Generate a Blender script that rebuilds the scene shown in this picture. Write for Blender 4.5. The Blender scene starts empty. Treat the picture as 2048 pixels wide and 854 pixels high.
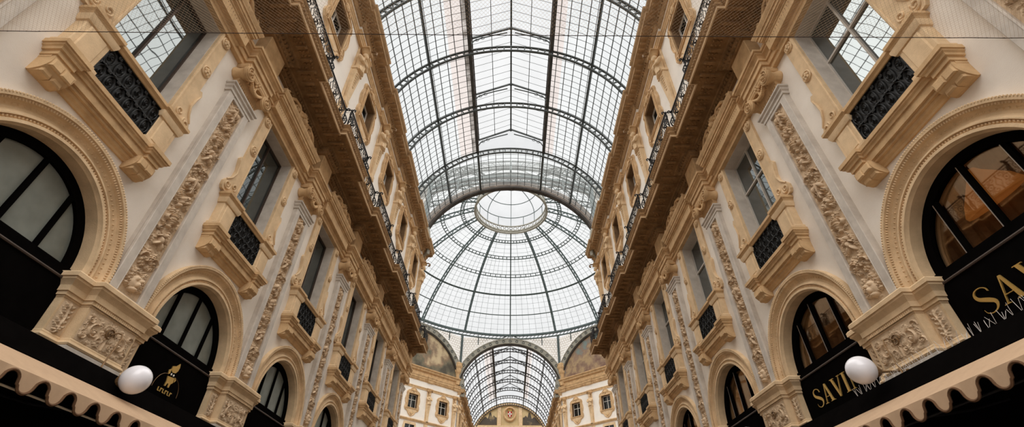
import bpy, bmesh, math, random
import numpy as np
from math import pi, sin, cos, radians, sqrt, atan2, hypot
from mathutils import Vector, Matrix, Quaternion

random.seed(7)
rng = np.random.default_rng(7)
scn = bpy.context.scene
COL = scn.collection
E = 1.65            # eye height: heights below are written relative to the eye
WX = 7.2            # half width of the gallery
P = 4.78            # bay
Y0 = 5.35           # axis of the first visible bay
BAYS = [Y0 + i * P for i in range(6)]
AXES = [2.96 + i * P for i in range(7)]
YEND = 32.0
YB = -4.6           # where the walls start behind the camera
OC = 49.7           # centre of the octagon
AP = 18.0           # its apothem
FAR0, FAR1 = 67.7, 98.5

# ------------------------------------------------------------------ materials
def mat(name, base, rough=0.75, var=0.12, scale=3.0, bump=0.0, bscale=40.0, metallic=0.0, spec=0.3, tint=None, detail=6):
    m = bpy.data.materials.new(name)
    m.use_nodes = True
    nt = m.node_tree
    b = nt.nodes['Principled BSDF']
    b.inputs['Roughness'].default_value = rough
    b.inputs['Metallic'].default_value = metallic
    b.inputs['Specular IOR Level'].default_value = spec
    tc = nt.nodes.new('ShaderNodeTexCoord')
    n = nt.nodes.new('ShaderNodeTexNoise')
    n.inputs['Scale'].default_value = scale
    n.inputs['Detail'].default_value = detail
    n.inputs['Roughness'].default_value = 0.62
    nt.links.new(tc.outputs['Object'], n.inputs['Vector'])
    r = nt.nodes.new('ShaderNodeValToRGB')
    lo = [c * (1 - var) for c in base]
    hi = [min(1, c * (1 + var)) for c in base]
    if tint:
        lo = [a * t for a, t in zip(lo, tint)]
    r.color_ramp.elements[0].position = 0.3
    r.color_ramp.elements[1].position = 0.7
    r.color_ramp.elements[0].color = (*lo, 1)
    r.color_ramp.elements[1].color = (*hi, 1)
    nt.links.new(n.outputs['Fac'], r.inputs['Fac'])
    nt.links.new(r.outputs['Color'], b.inputs['Base Color'])
    if bump:
        n2 = nt.nodes.new('ShaderNodeTexNoise')
        n2.inputs['Scale'].default_value = bscale
        n2.inputs['Detail'].default_value = 4
        nt.links.new(tc.outputs['Object'], n2.inputs['Vector'])
        bp = nt.nodes.new('ShaderNodeBump')
        bp.inputs['Strength'].default_value = bump
        bp.inputs['Distance'].default_value = 0.02
        nt.links.new(n2.outputs['Fac'], bp.inputs['Height'])
        nt.links.new(bp.outputs['Normal'], b.inputs['Normal'])
    return m

def glass_mat(name, tint, scatter=0.12, sc_col=(0.8, 0.8, 0.78), var=0.06, scale=0.6):
    m = bpy.data.materials.new(name)
    m.use_nodes = True
    nt = m.node_tree
    nt.nodes.clear()
    out = nt.nodes.new('ShaderNodeOutputMaterial')
    tr = nt.nodes.new('ShaderNodeBsdfTransparent')
    tl = nt.nodes.new('ShaderNodeBsdfTranslucent')
    tl.inputs['Color'].default_value = (*sc_col, 1)
    mx = nt.nodes.new('ShaderNodeMixShader')
    mx.inputs[0].default_value = scatter
    tc = nt.nodes.new('ShaderNodeTexCoord')
    n = nt.nodes.new('ShaderNodeTexNoise')
    n.inputs['Scale'].default_value = scale
    n.inputs['Detail'].default_value = 5
    r = nt.nodes.new('ShaderNodeValToRGB')
    r.color_ramp.elements[0].position = 0.35
    r.color_ramp.elements[1].position = 0.65
    r.color_ramp.elements[0].color = (*[c * (1 - var) for c in tint], 1)
    r.color_ramp.elements[1].color = (*tint, 1)
    nt.links.new(tc.outputs['Object'], n.inputs['Vector'])
    nt.links.new(n.outputs['Fac'], r.inputs['Fac'])
    nt.links.new(r.outputs['Color'], tr.inputs['Color'])
    nt.links.new(tr.outputs[0], mx.inputs[1])
    nt.links.new(tl.outputs[0], mx.inputs[2])
    nt.links.new(mx.outputs[0], out.inputs['Surface'])
    return m

def mirror_glass(name, base, fac, rough=0.03, gcol=(0.9, 0.95, 0.95), transp=0.0):
    m = bpy.data.materials.new(name)
    m.use_nodes = True
    nt = m.node_tree
    nt.nodes.clear()
    out = nt.nodes.new('ShaderNodeOutputMaterial')
    if transp:
        d = nt.nodes.new('ShaderNodeBsdfTransparent')
        d.inputs['Color'].default_value = (transp, transp * .97, transp * .93, 1)
    else:
        d = nt.nodes.new('ShaderNodeBsdfDiffuse')
        tc = nt.nodes.new('ShaderNodeTexCoord')
        n = nt.nodes.new('ShaderNodeTexNoise')
        n.inputs['Scale'].default_value = 2.2
        n.inputs['Detail'].default_value = 6
        r = nt.nodes.new('ShaderNodeValToRGB')
        r.color_ramp.elements[0].position = 0.35
        r.color_ramp.elements[1].position = 0.7
        r.color_ramp.elements[0].color = (*[c * .8 for c in base], 1)
        r.color_ramp.elements[1].color = (*[c * 1.15 for c in base], 1)
        nt.links.new(tc.outputs['Object'], n.inputs['Vector'])
        nt.links.new(n.outputs['Fac'], r.inputs['Fac'])
        nt.links.new(r.outputs['Color'], d.inputs['Color'])
    g = nt.nodes.new('ShaderNodeBsdfGlossy')
    g.inputs['Roughness'].default_value = rough
    g.inputs['Color'].default_value = (*gcol, 1)
    t2 = nt.nodes.new('ShaderNodeTexCoord'); n2 = nt.nodes.new('ShaderNodeTexNoise'); n2.inputs['Scale'].default_value = 1.3; n2.inputs['Detail'].default_value = 0.5
    bp = nt.nodes.new('ShaderNodeBump'); bp.inputs['Strength'].default_value = 0.12; bp.inputs['Distance'].default_value = 0.02
    nt.links.new(t2.outputs['Object'], n2.inputs['Vector']); nt.links.new(n2.outputs['Fac'], bp.inputs['Height']); nt.links.new(bp.outputs['Normal'], g.inputs['Normal'])
    mx = nt.nodes.new('ShaderNodeMixShader')
    mx.inputs[0].default_value = fac
    nt.links.new(d.outputs[0], mx.inputs[1])
    nt.links.new(g.outputs[0], mx.inputs[2])
    nt.links.new(mx.outputs[0], out.inputs['Surface'])
    return m

def mosaic_mat(name, cols, scale=0.5, rise=0.0):
    m = bpy.data.materials.new(name)
    m.use_nodes = True
    nt = m.node_tree
    b = nt.nodes['Principled BSDF']
    b.inputs['Roughness'].default_value = 0.6
    tc = nt.nodes.new('ShaderNodeTexCoord')
    n = nt.nodes.new('ShaderNodeTexNoise')
    n.inputs['Scale'].default_value = scale
    n.inputs['Detail'].default_value = 8
    n.inputs['Roughness'].default_value = 0.55
    nt.links.new(tc.outputs['Object'], n.inputs['Vector'])
    r = nt.nodes.new('ShaderNodeValToRGB')
    k = len(cols)
    while len(r.color_ramp.elements) < k:
        r.color_ramp.elements.new(0.5)
    for i, c in enumerate(cols):
        r.color_ramp.elements[i].position = 0.32 + 0.36 * i / (k - 1)
        r.color_ramp.elements[i].color = (*c, 1)
    if rise:
        sp = nt.nodes.new('ShaderNodeSeparateXYZ')
        ma = nt.nodes.new('ShaderNodeMath'); ma.operation = 'MULTIPLY_ADD'; ma.inputs[1].default_value = rise; ma.inputs[2].default_value = -.5 * rise * 5.0
        ad = nt.nodes.new('ShaderNodeMath'); ad.operation = 'ADD'
        nt.links.new(tc.outputs['Object'], sp.inputs[0]); nt.links.new(sp.outputs['Z'], ma.inputs[0])
        nt.links.new(ma.outputs[0], ad.inputs[0]); nt.links.new(n.outputs['Fac'], ad.inputs[1])
        nt.links.new(ad.outputs[0], r.inputs['Fac'])
    else:
        nt.links.new(n.outputs['Fac'], r.inputs['Fac'])
    nt.links.new(r.outputs['Color'], b.inputs['Base Color'])
    return m

M = {}
M['plaster'] = mat('ivory_plaster', (0.80, 0.735, 0.655), 0.85, 0.05, 1.2, 0.15, 60, tint=(0.98, 0.96, 0.94))
M['attic_plaster'] = mat('attic_plaster', (0.82, 0.765, 0.69), 0.85, 0.05, 1.0)
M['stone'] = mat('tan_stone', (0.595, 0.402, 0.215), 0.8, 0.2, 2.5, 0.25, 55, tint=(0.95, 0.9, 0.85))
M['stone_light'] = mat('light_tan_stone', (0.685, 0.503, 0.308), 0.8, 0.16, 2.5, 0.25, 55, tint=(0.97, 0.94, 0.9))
M['stone_dark'] = mat('shaded_dirty_brown_stone', (0.29, 0.17, 0.075), 0.85, 0.25, 3.0, 0.3, 40, tint=(0.9, 0.85, 0.8))  # dark brown paints in the shade of undersides, along with dirt
M['carved'] = mat('carved_sandstone', (0.63, 0.48, 0.325), 0.8, 0.2, 6.0, 0.25, 90, tint=(0.92, 0.86, 0.8))
M['marble'] = mat('grey_marble', (0.57, 0.515, 0.45), 0.65, 0.12, 3.0, 0.08, 50, tint=(0.9, 0.88, 0.87))
M['black'] = mat('black_lacquer', (0.0035, 0.003, 0.0028), 0.7, 0.2, 5, spec=0.0)
M['iron'] = mat('wrought_iron', (0.012, 0.011, 0.011), 0.5, 0.3, 12, spec=0.2)
M['grille'] = mat('black_cast_iron', (0.006, 0.0055, 0.005), 0.45, 0.3, 12, spec=0.18)
M['roof_iron'] = mat('roof_iron_paint', (0.055, 0.065, 0.065), 0.6, 0.25, 3)
M['dome_iron'] = mat('dome_iron_paint', (0.085, 0.115, 0.115), 0.6, 0.2, 2)
M['arch_iron'] = mat('arch_band_iron', (0.30, 0.285, 0.235), 0.65, 0.2, 2)
M['soot_iron'] = mat('sooty_gutter', (0.05, 0.042, 0.036), 0.8, 0.5, 1.5)
M['gold'] = mat('gilt_letters', (0.62, 0.40, 0.12), 0.35, 0.1, 8, metallic=0.6)
M['globe'] = mat('opal_globe', (0.83, 0.82, 0.86), 0.18, 0.03, 4, spec=0.6)
M['brass'] = mat('bronze_bracket', (0.20, 0.115, 0.05), 0.5, 0.2, 10, metallic=0.3)
M['awning'] = mat('cream_canvas', (0.52, 0.355, 0.225), 0.9, 0.06, 5, 0.1, 200)
M['awning_trim'] = mat('brown_braid', (0.12, 0.06, 0.028), 0.9, 0.2, 30)
M['metal_bar'] = mat('pale_metal_bar', (0.7, 0.6, 0.45), 0.35, 0.05, 5, metallic=0.4)
M['silver'] = mat('silver_edge', (0.45, 0.40, 0.35), 0.35, 0.05, 5, metallic=0.7)
M['pale_frame'] = mat('pale_window_paint', (0.5, 0.46, 0.41), 0.6, 0.08, 5)
M['brown_frame'] = mat('brown_window_paint', (0.06, 0.04, 0.03), 0.6, 0.2, 5)
M['reveal_shade'] = mat('shaded_brown_reveal', (0.20, 0.115, 0.055), 0.8, 0.2, 5)  # dark brown paints in the shade inside the deep attic openings
M['dark_band'] = mat('dark_arch_band', (0.13, 0.105, 0.085), 0.8, 0.4, 2)  # darker colour for the near arch band only
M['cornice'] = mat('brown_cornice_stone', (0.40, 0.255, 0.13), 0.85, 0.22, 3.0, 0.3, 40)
M['spike'] = mat('bleached_spikes', (0.62, 0.58, 0.54), 0.5, 0.1, 5)
M['wire'] = mat('dark_wire', (0.07, 0.05, 0.04), 0.9, 0.1, 20)
M['net'] = mat('pale_netting', (0.55, 0.42, 0.29), 0.9, 0.1, 20)
M['floor'] = mat('pale_floor_mosaic', (0.14, 0.11, 0.085), 0.5, 0.2, 1.5)
M['brown_room'] = mat('brown_shop_interior', (0.16, 0.085, 0.04), 0.7, 0.4, 3)
M['drape'] = mat('brown_drape', (0.28, 0.16, 0.08), 0.8, 0.25, 6)
M['amber'] = bpy.data.materials.new('amber_lamp_shade')
M['amber'].use_nodes = True
_b = M['amber'].node_tree.nodes['Principled BSDF']
_b.inputs['Base Color'].default_value = (0.6, 0.22, 0.05, 1)
_b.inputs['Emission Color'].default_value = (1.0, 0.36, 0.07, 1)
_b.inputs['Emission Strength'].default_value = 0.16
M['blind'] = mirror_glass('grey_screened_glass', (0.20, 0.215, 0.19), 0.06, 0.3)
M['shopglass'] = mirror_glass('brown_shop_glass', (0.1, 0.06, 0.03), 0.15, 0.02, (0.85, 0.62, 0.42), transp=0.78)
M['mirror'] = mirror_glass('reflecting_window_glass', (0.035, 0.04, 0.038), 0.17, 0.015)
M['mirror_bright'] = mirror_glass('bright_reflecting_glass', (0.04, 0.042, 0.04), 0.24, 0.015)
M['mirror_dark'] = mirror_glass('dim_window_glass', (0.015, 0.015, 0.014), 0.045, 0.02)
M['roofglass'] = glass_mat('roof_glass', (0.90, 0.925, 0.925), 0.10)
M['skyglass'] = glass_mat('skylight_glass', (0.97, 0.975, 0.975), 0.06)
M['pinkglass'] = glass_mat('pink_glass', (0.80, 0.745, 0.715), 0.2, (0.7, 0.62, 0.58), 0.16, 1.2)  # mottled pinkish tint
M['sootglass'] = glass_mat('soot_stained_glass', (0.75, 0.70, 0.66), 0.15, (0.4, 0.35, 0.3), 0.95, 1.0)
M['far_iron'] = mat('far_roof_iron', (0.022, 0.024, 0.026), 0.6, 0.25, 3)
M['domeglass'] = glass_mat('dome_glass', (0.945, 0.955, 0.955), 0.08)
M['lace'] = glass_mat('fretted_white_glass', (0.93, 0.89, 0.83), 0.4, (0.9, 0.85, 0.78), 0.2, 3.0)
M['farglass'] = glass_mat('far_roof_glass', (0.92, 0.92, 0.925), 0.10)
M['mosaic_a'] = mosaic_mat('worn_mosaic_left', [(0.06, 0.05, 0.032), (0.13, 0.115, 0.07), (0.26, 0.17, 0.10), (0.50, 0.385, 0.23), (0.55, 0.43, 0.26)], 0.45, 0.055)
M['mosaic_b'] = mosaic_mat('worn_mosaic_right', [(0.15, 0.075, 0.05), (0.24, 0.15, 0.09), (0.38, 0.26, 0.13), (0.24, 0.15, 0.10), (0.17, 0.22, 0.20)], 0.5, 0.05)
M['paint_dark'] = mosaic_mat('dark_lunette_painting', [(0.035, 0.028, 0.022), (0.07, 0.05, 0.03), (0.05, 0.04, 0.03), (0.22, 0.16, 0.08)], 0.9)
M['paint_gold'] = mosaic_mat('golden_lunette_ground', [(0.50, 0.36, 0.17), (0.56, 0.42, 0.21), (0.60, 0.46, 0.24)], 0.8)
M['red'] = mat('red_enamel', (0.40, 0.035, 0.02), 0.5, 0.1)
M['white'] = mat('white_enamel', (0.8, 0.76, 0.7), 0.5, 0.05)

# ------------------------------------------------------------------ mesh builder
class MB:
    def __init__(self, zb=0.0):
        self.v = []; self.f = []; self.zb = zb
    def add(self, vs, fs):
        o = len(self.v)
        self.v.extend([(x, y, z - self.zb) for x, y, z in vs])
        self.f.extend([tuple(i + o for i in f) for f in fs])
    def box(self, x0, x1, y0, y1, z0, z1):
        self.add([(x0, y0, z0), (x1, y0, z0), (x1, y1, z0), (x0, y1, z0), (x0, y0, z1), (x1, y0, z1), (x1, y1, z1), (x0, y1, z1)],
                 [(0, 3, 2, 1), (4, 5, 6, 7), (0, 1, 5, 4), (1, 2, 6, 5), (2, 3, 7, 6), (3, 0, 4, 7)])
    def bbox(self, x0, x1, y0, y1, z0, z1, c=0.02):
        """box with chamfered front edges (the front is +x)"""
        self.add([(x0, y0, z0), (x0, y1, z0), (x0, y1, z1), (x0, y0, z1),
                  (x1 - c, y0, z0), (x1 - c, y1, z0), (x1 - c, y1, z1), (x1 - c, y0, z1),
                  (x1, y0 + c, z0 + c), (x1, y1 - c, z0 + c), (x1, y1 - c, z1 - c), (x1, y0 + c, z1 - c)],
                 [(0, 1, 2, 3), (0, 4, 5, 1), (1, 5, 6, 2), (2, 6, 7, 3), (3, 7, 4, 0),
                  (4, 8, 9, 5), (5, 9, 10, 6), (6, 10, 11, 7), (7, 11, 8, 4), (8, 11, 10, 9)])
    def beam(self, a, b, w, h, up=(0, 0, 1)):
        a = Vector(a); b = Vector(b); t = (b - a)
        if t.length < 1e-6: return
        t.normalize(); up = Vector(up)
        s = t.cross(up)
        if s.length < 1e-4: s = t.cross(Vector((1, 0, 0)))
        s.normalize(); u = s.cross(t)
        vs = []
        for p in (a, b):
            for i, j in ((-1, -1), (1, -1), (1, 1), (-1, 1)):
                vs.append(tuple(p + s * (i * w / 2) + u * (j * h / 2)))
        self.add(vs, [(0, 1, 2, 3), (7, 6, 5, 4), (0, 4, 5, 1), (1, 5, 6, 2), (2, 6, 7, 3), (3, 7, 4, 0)])
    def strip(self, pts, w, h, ups=None, closed=False):
        """rectangular bar along a polyline; ups: an up vector per point"""
        n = len(pts); pts = [Vector(p) for p in pts]; vs = []
        for k in range(n):
            if closed: t = pts[(k + 1) % n] - pts[k - 1]
            else: t = pts[min(k + 1, n - 1)] - pts[max(k - 1, 0)]
            t.normalize()
            up = Vector(ups[k]) if ups else Vector((0, 0, 1))
            s = t.cross(up); s.normalize(); u = s.cross(t)
            for i, j in ((-1, -1), (1, -1), (1, 1), (-1, 1)):
                vs.append(tuple(pts[k] + s * (i * w / 2) + u * (j * h / 2)))
        fs = []
        for k in range(n if closed else n - 1):
            a = 4 * k; b = 4 * ((k + 1) % n)
            for i in range(4):
                j = (i + 1) % 4
                fs.append((a + i, a + j, b + j, b + i))
        if not closed:
            fs += [(3, 2, 1, 0), tuple(4 * (n - 1) + i for i in range(4))]
        self.add(vs, fs)
    def tube(self, pts, r, n=6, closed=False):
        pts = [Vector(p) for p in pts]; m = len(pts)
        rs = r if isinstance(r, (list, tuple)) else [r] * m
        vs = []; fs = []
        t0 = (pts[1] - pts[0]).normalized()
        a = t0.cross(Vector((0, 0, 1)))
        if a.length < 0.1: a = t0.cross(Vector((1, 0, 0)))
        a.normalize()
        for k in range(m):
            if closed: t = pts[(k + 1) % m] - pts[k - 1]
            else: t = pts[min(k + 1, m - 1)] - pts[max(k - 1, 0)]
            t.normalize()
            a = (a - t * a.dot(t)); a.normalize(); b = t.cross(a)
            for i in range(n):
                q = 2 * pi * i / n
                vs.append(tuple(pts[k] + (a * cos(q) + b * sin(q)) * rs[k]))
        for k in range(m if closed else m - 1):
            k2 = (k + 1) % m
            for i in range(n):
                j = (i + 1) % n
                fs.append((k * n + i, k * n + j, k2 * n + j, k2 * n + i))
        if not closed:
            fs += [tuple(range(n))[::-1], tuple((m - 1) * n + i for i in range(n))]
        self.add(vs, fs)
    def lathe(self, prof, n=20, c=(0, 0, 0), axis='z', caps=True):
        vs = []; fs = []
        for r, h in prof:
            for i in range(n):
                q = 2 * pi * i / n
                if axis == 'z': vs.append((c[0] + r * cos(q), c[1] + r * sin(q), c[2] + h))
                else: vs.append((c[0] + h, c[1] + r * cos(q), c[2] + r * sin(q)))
        for k in range(len(prof) - 1):
            for i in range(n):
                j = (i + 1) % n
                fs.append((k * n + i, k * n + j, (k + 1) * n + j, (k + 1) * n + i))
        if caps: fs += [tuple(range(n))[::-1], tuple((len(prof) - 1) * n + i for i in range(n))]
        self.add(vs, fs)
    def ball(self, c, r, nu=8, nv=5, rot=0.0):
        """ellipsoid; r scalar or (rx,ry,rz); rot turns it about x"""
        if not isinstance(r, (tuple, list)): r = (r, r, r)
        vs = []; fs = []
        for k in range(nv + 1):
            a = -pi / 2 + pi * k / nv
            for i in range(nu):
                q = 2 * pi * i / nu
                x, y, z = r[0] * cos(a) * cos(q), r[1] * cos(a) * sin(q), r[2] * sin(a)
                if rot: y, z = y * cos(rot) - z * sin(rot), y * sin(rot) + z * cos(rot)
                vs.append((c[0] + x, c[1] + y, c[2] + z))
        for k in range(nv):
            for i in range(nu):
                j = (i + 1) % nu
                fs.append((k * nu + i, k * nu + j, (k + 1) * nu + j, (k + 1) * nu + i))
        self.add(vs, fs)
    def prism(self, poly, d0, d1):
        """poly of (s,z) pushed from depth d0 to d1"""
        n = len(poly)
        vs = [(d0, s, z) for s, z in poly] + [(d1, s, z) for s, z in poly]
        fs = [tuple(range(n))[::-1], tuple(range(n, 2 * n))]
        for i in range(n):
            j = (i + 1) % n
            fs.append((i, j, n + j, n + i))
        self.add(vs, fs)
    def sprism(self, poly, s0, s1):
        """poly of (d,z) pushed along the wall"""
        n = len(poly)
        vs = [(d, s0, z) for d, z in poly] + [(d, s1, z) for d, z in poly]
        fs = [tuple(range(n))[::-1], tuple(range(n, 2 * n))]
        for i in range(n):
            j = (i + 1) % n
            fs.append((i, j, n + j, n + i))
        self.add(vs, fs)
    def mould(self, path, prof, cap=True):
        """profile (out,z) along a plan path (d,s) whose outside is to the +d side for a path running +s"""
        n = len(path); k = len(prof); vs = []; fs = []
        def nrm(a, b):
            td, ts = b[0] - a[0], b[1] - a[1]; l = hypot(td, ts)
            return (ts / l, -td / l)
        for i in range(n):
            if i == 0: m = nrm(path[0], path[1])
            elif i == n - 1: m = nrm(path[-2], path[-1])
            else:
                n1 = nrm(path[i - 1], path[i]); n2 = nrm(path[i], path[i + 1])
                q = 1 + n1[0] * n2[0] + n1[1] * n2[1]
                m = ((n1[0] + n2[0]) / q, (n1[1] + n2[1]) / q)
            for o, z in prof:
                vs.append((path[i][0] + m[0] * o, path[i][1] + m[1] * o, z))
        for i in range(n - 1):
            for j in range(k - 1):
                fs.append((i * k + j, i * k + j + 1, (i + 1) * k + j + 1, (i + 1) * k + j))
        if cap:
            fs += [tuple(range(k)), tuple((n - 1) * k + j for j in range(k))[::-1]]
        self.add(vs, fs)
    def archsweep(self, prof, z0, legs=0.0, n=48, closed=True):
        """profile (r,d) swept round a half circle centred on (s=0,z0), with straight legs below"""
        k = len(prof); vs = []; fs = []
        st = []
        if legs: st.append((0.0, -legs))
        for i in range(n + 1): st.append((pi * i / n, 0.0))
        if legs: st.append((pi, -legs))
        for a, dz in st:
            for r, d in prof:
                vs.append((d, r * cos(a), z0 + r * sin(a) + dz))
        for i in range(len(st) - 1):
            for j in range(k if closed else k - 1):
                j2 = (j + 1) % k
                fs.append((i * k + j, i * k + j2, (i + 1) * k + j2, (i + 1) * k + j))
        if closed:
            fs += [tuple(range(k)), tuple((len(st) - 1) * k + j for j in range(k))[::-1]]
        self.add(vs, fs)
    def field(self, H, s0, s1, z0, z1, d0, scale=1.0, xf=None):
        """height field on a wall panel; H[row=z, col=s]"""
        nz, ns = H.shape; vs = []; fs = []
        for i in range(nz):
            for j in range(ns):
                p = (d0 + float(H[i, j]) * scale, s0 + (s1 - s0) * j / (ns - 1), z0 + (z1 - z0) * i / (nz - 1))
                vs.append(xf(p) if xf else p)
        for i in range(nz - 1):
            for j in range(ns - 1):
                fs.append((i * ns + j, i * ns + j + 1, (i + 1) * ns + j + 1, (i + 1) * ns + j))
        self.add(vs, fs)
    def mesh(self, name, material, mirror=False, angle=24):
        vs = [(-x, y, z) for x, y, z in self.v] if mirror else self.v
        me = bpy.data.meshes.new(name)
        me.from_pydata(vs, [], self.f)
        bm = bmesh.new(); bm.from_mesh(me)
        bmesh.ops.recalc_face_normals(bm, faces=bm.faces)
        bm.to_mesh(me); bm.free()
        me.shade_smooth()
        me.set_sharp_from_angle(angle=radians(angle))
        me.materials.append(material)
        return me
    def build(self, name, material, parent=None, mirror=False, angle=24, kind=None, label=None):
        o = bpy.data.objects.new(name, self.mesh(name, material, mirror, angle))
        COL.objects.link(o)
        if parent is not None: o.parent = parent
        if kind: o['kind'] = kind
        if label: o['label'] = label
        return o

def thing(name, label, cat, loc, rz=0.0, group=None):
    o = bpy.data.objects.new(name, None)
    o.empty_display_size = 0.2
    o.location = loc; o.rotation_euler = (0, 0, rz)
    o['label'] = label; o['category'] = cat; o['kind'] = 'thing'
    if group: o['group'] = group
    COL.objects.link(o)
    return o
def tag(o, label, cat, group=None):
    o['label'] = label; o['category'] = cat; o['kind'] = 'thing'
    if group: o['group'] = group
    return o
KIDS = {}
def kids(o):
    return [c for c in ALLOBJ() if c.parent == o]
def ALLOBJ():
    return list(COL.objects)
def proto_tree(o):
    ch = {}
    for c in COL.objects:
        if c.parent is not None: ch.setdefault(c.parent.name, []).append(c)
    return ch
def dup(root, label, loc, rz, tree, group=None):
    r = root.copy(); COL.objects.link(r)
    r.location = loc; r.rotation_euler = (0, 0, rz); r['label'] = label
    if group: r['group'] = group
    for ch in tree.get(root.name, []):
        c = ch.copy(); COL.objects.link(c); c.parent = r
        for g in tree.get(ch.name, []):
            d = g.copy(); COL.objects.link(d); d.parent = c
    return r
def struct(mb, name, material, mirror=False, angle=24):
    return mb.build(name, material, None, mirror, angle, kind='structure')

def at(side, y, z):   # base point of something fixed to a long wall; side -1 left, +1 right
    return (side * WX, y, E + z)
def rot(side): return 0.0 if side < 0 else pi
SIDES = ((-1, 'left'), (1, 'right'))
ORD = ['first', 'second', 'third', 'fourth', 'fifth', 'sixth', 'seventh', 'eighth']

# ------------------------------------------------------------------ carved relief height fields
class Relief:
    def __init__(self, w, h, res):
        self.w, self.h = w, h
        self.ns = int(w / res) + 1; self.nz = int(h / res) + 1
        self.S, self.Z = np.meshgrid(np.linspace(-w / 2, w / 2, self.ns), np.linspace(0, h, self.nz))
        self.H = np.zeros_like(self.S)
    def sub(self, cx, cz, r):
        a = int(np.clip((cz - r) / self.h * (self.nz - 1), 0, self.nz - 1)); b = int(np.clip((cz + r) / self.h * (self.nz - 1) + 2, 1, self.nz))
        c = int(np.clip((cx - r + self.w / 2) / self.w * (self.ns - 1), 0, self.ns - 1)); d = int(np.clip((cx + r + self.w / 2) / self.w * (self.ns - 1) + 2, 1, self.ns))
        return slice(a, b), slice(c, d)
    def put(self, sl, h):
        self.H[sl] = np.maximum(self.H[sl], h)
    def blob(self, cx, cz, rx, rz, amp, ang=0.0):
        sl = self.sub(cx, cz, max(rx, rz) * 1.2)
        x = self.S[sl] - cx; z = self.Z[sl] - cz
        u = x * cos(ang) + z * sin(ang); v = -x * sin(ang) + z * cos(ang)
        q = 1 - (u / rx) ** 2 - (v / rz) ** 2
        self.put(sl, amp * np.sqrt(np.clip(q, 0, None)))
    def leaf(self, cx, cz, L, W, ang, amp, lobes=4):
        sl = self.sub(cx + cos(ang) * L / 2, cz + sin(ang) * L / 2, L * 0.75)
        x = self.S[sl] - cx; z = self.Z[sl] - cz
        u = (x * cos(ang) + z * sin(ang)) / L; v = -x * sin(ang) + z * cos(ang)
        uu = np.clip(u, 1e-4, 1 - 1e-4)
        w = W * np.sin(pi * uu ** 0.75) * (0.78 + 0.3 * np.cos(2 * pi * lobes * uu - 0.8))
        w = np.clip(w, 1e-4, None)
        q = np.clip(1 - (v / w) ** 2, 0, None)
        g = 1 - 0.55 * np.exp(-(v / (0.09 * W + 1e-4)) ** 2)
        vein = 0.8 + 0.2 * np.cos(2 * pi * lobes * uu + 6 * np.abs(v) / W)
        curl = 0.65 + 0.5 * uu ** 2
        h = amp * np.sqrt(q) * g * vein * curl
        h[(u <= 0) | (u >= 1)] = 0
        self.put(sl, h)
    def scroll(self, cx, cz, r, dirn, phase, amp, b=0.2, wfrac=0.22):
        sl = self.sub(cx, cz, r * 1.15)
        x = self.S[sl] - cx; z = self.Z[sl] - cz
        rho = np.hypot(x, z) + 1e-5
        th = np.arctan2(z, x)
        t = np.log(r / rho) / b
        d = (th - phase - dirn * t + pi) % (2 * pi) - pi
        dist = rho * np.abs(d) * b / np.sqrt(1 + b * b)
        wd = wfrac * rho * b * 3.2
        h = amp * np.clip(1 - (dist / wd) ** 2, 0, None) ** 0.5
        h[rho > r] = 0
        h = np.maximum(h, amp * 1.15 * np.sqrt(np.clip(1 - (rho / (0.2 * r)) ** 2, 0, None)))
        self.put(sl, h)
    def ring(self, cx, cz, r, w, amp):
        sl = self.sub(cx, cz, r + w)
        rho = np.hypot(self.S[sl] - cx, self.Z[sl] - cz)
        self.put(sl, amp * np.sqrt(np.clip(1 - ((rho - r) / w) ** 2, 0, None)))
    def flower(self, cx, cz, r, amp, n=6):
        for k in range(n):
            a = 2 * pi * k / n + 0.3
            self.blob(cx + cos(a) * r * .6, cz + sin(a) * r * .6, r * .45, r * .28, amp * .8, a)
        self.blob(cx, cz, r * .3, r * .3, amp)
    def stem(self, pts, w, amp):
        for k in range(len(pts) - 1):
            (x0, z0), (x1, z1) = pts[k], pts[k + 1]
            n = max(2, int(hypot(x1 - x0, z1 - z0) / (w * .6)))
            for i in range(n):
                t = i / n
                self.blob(x0 + (x1 - x0) * t, z0 + (z1 - z0) * t, w, w, amp)

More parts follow.
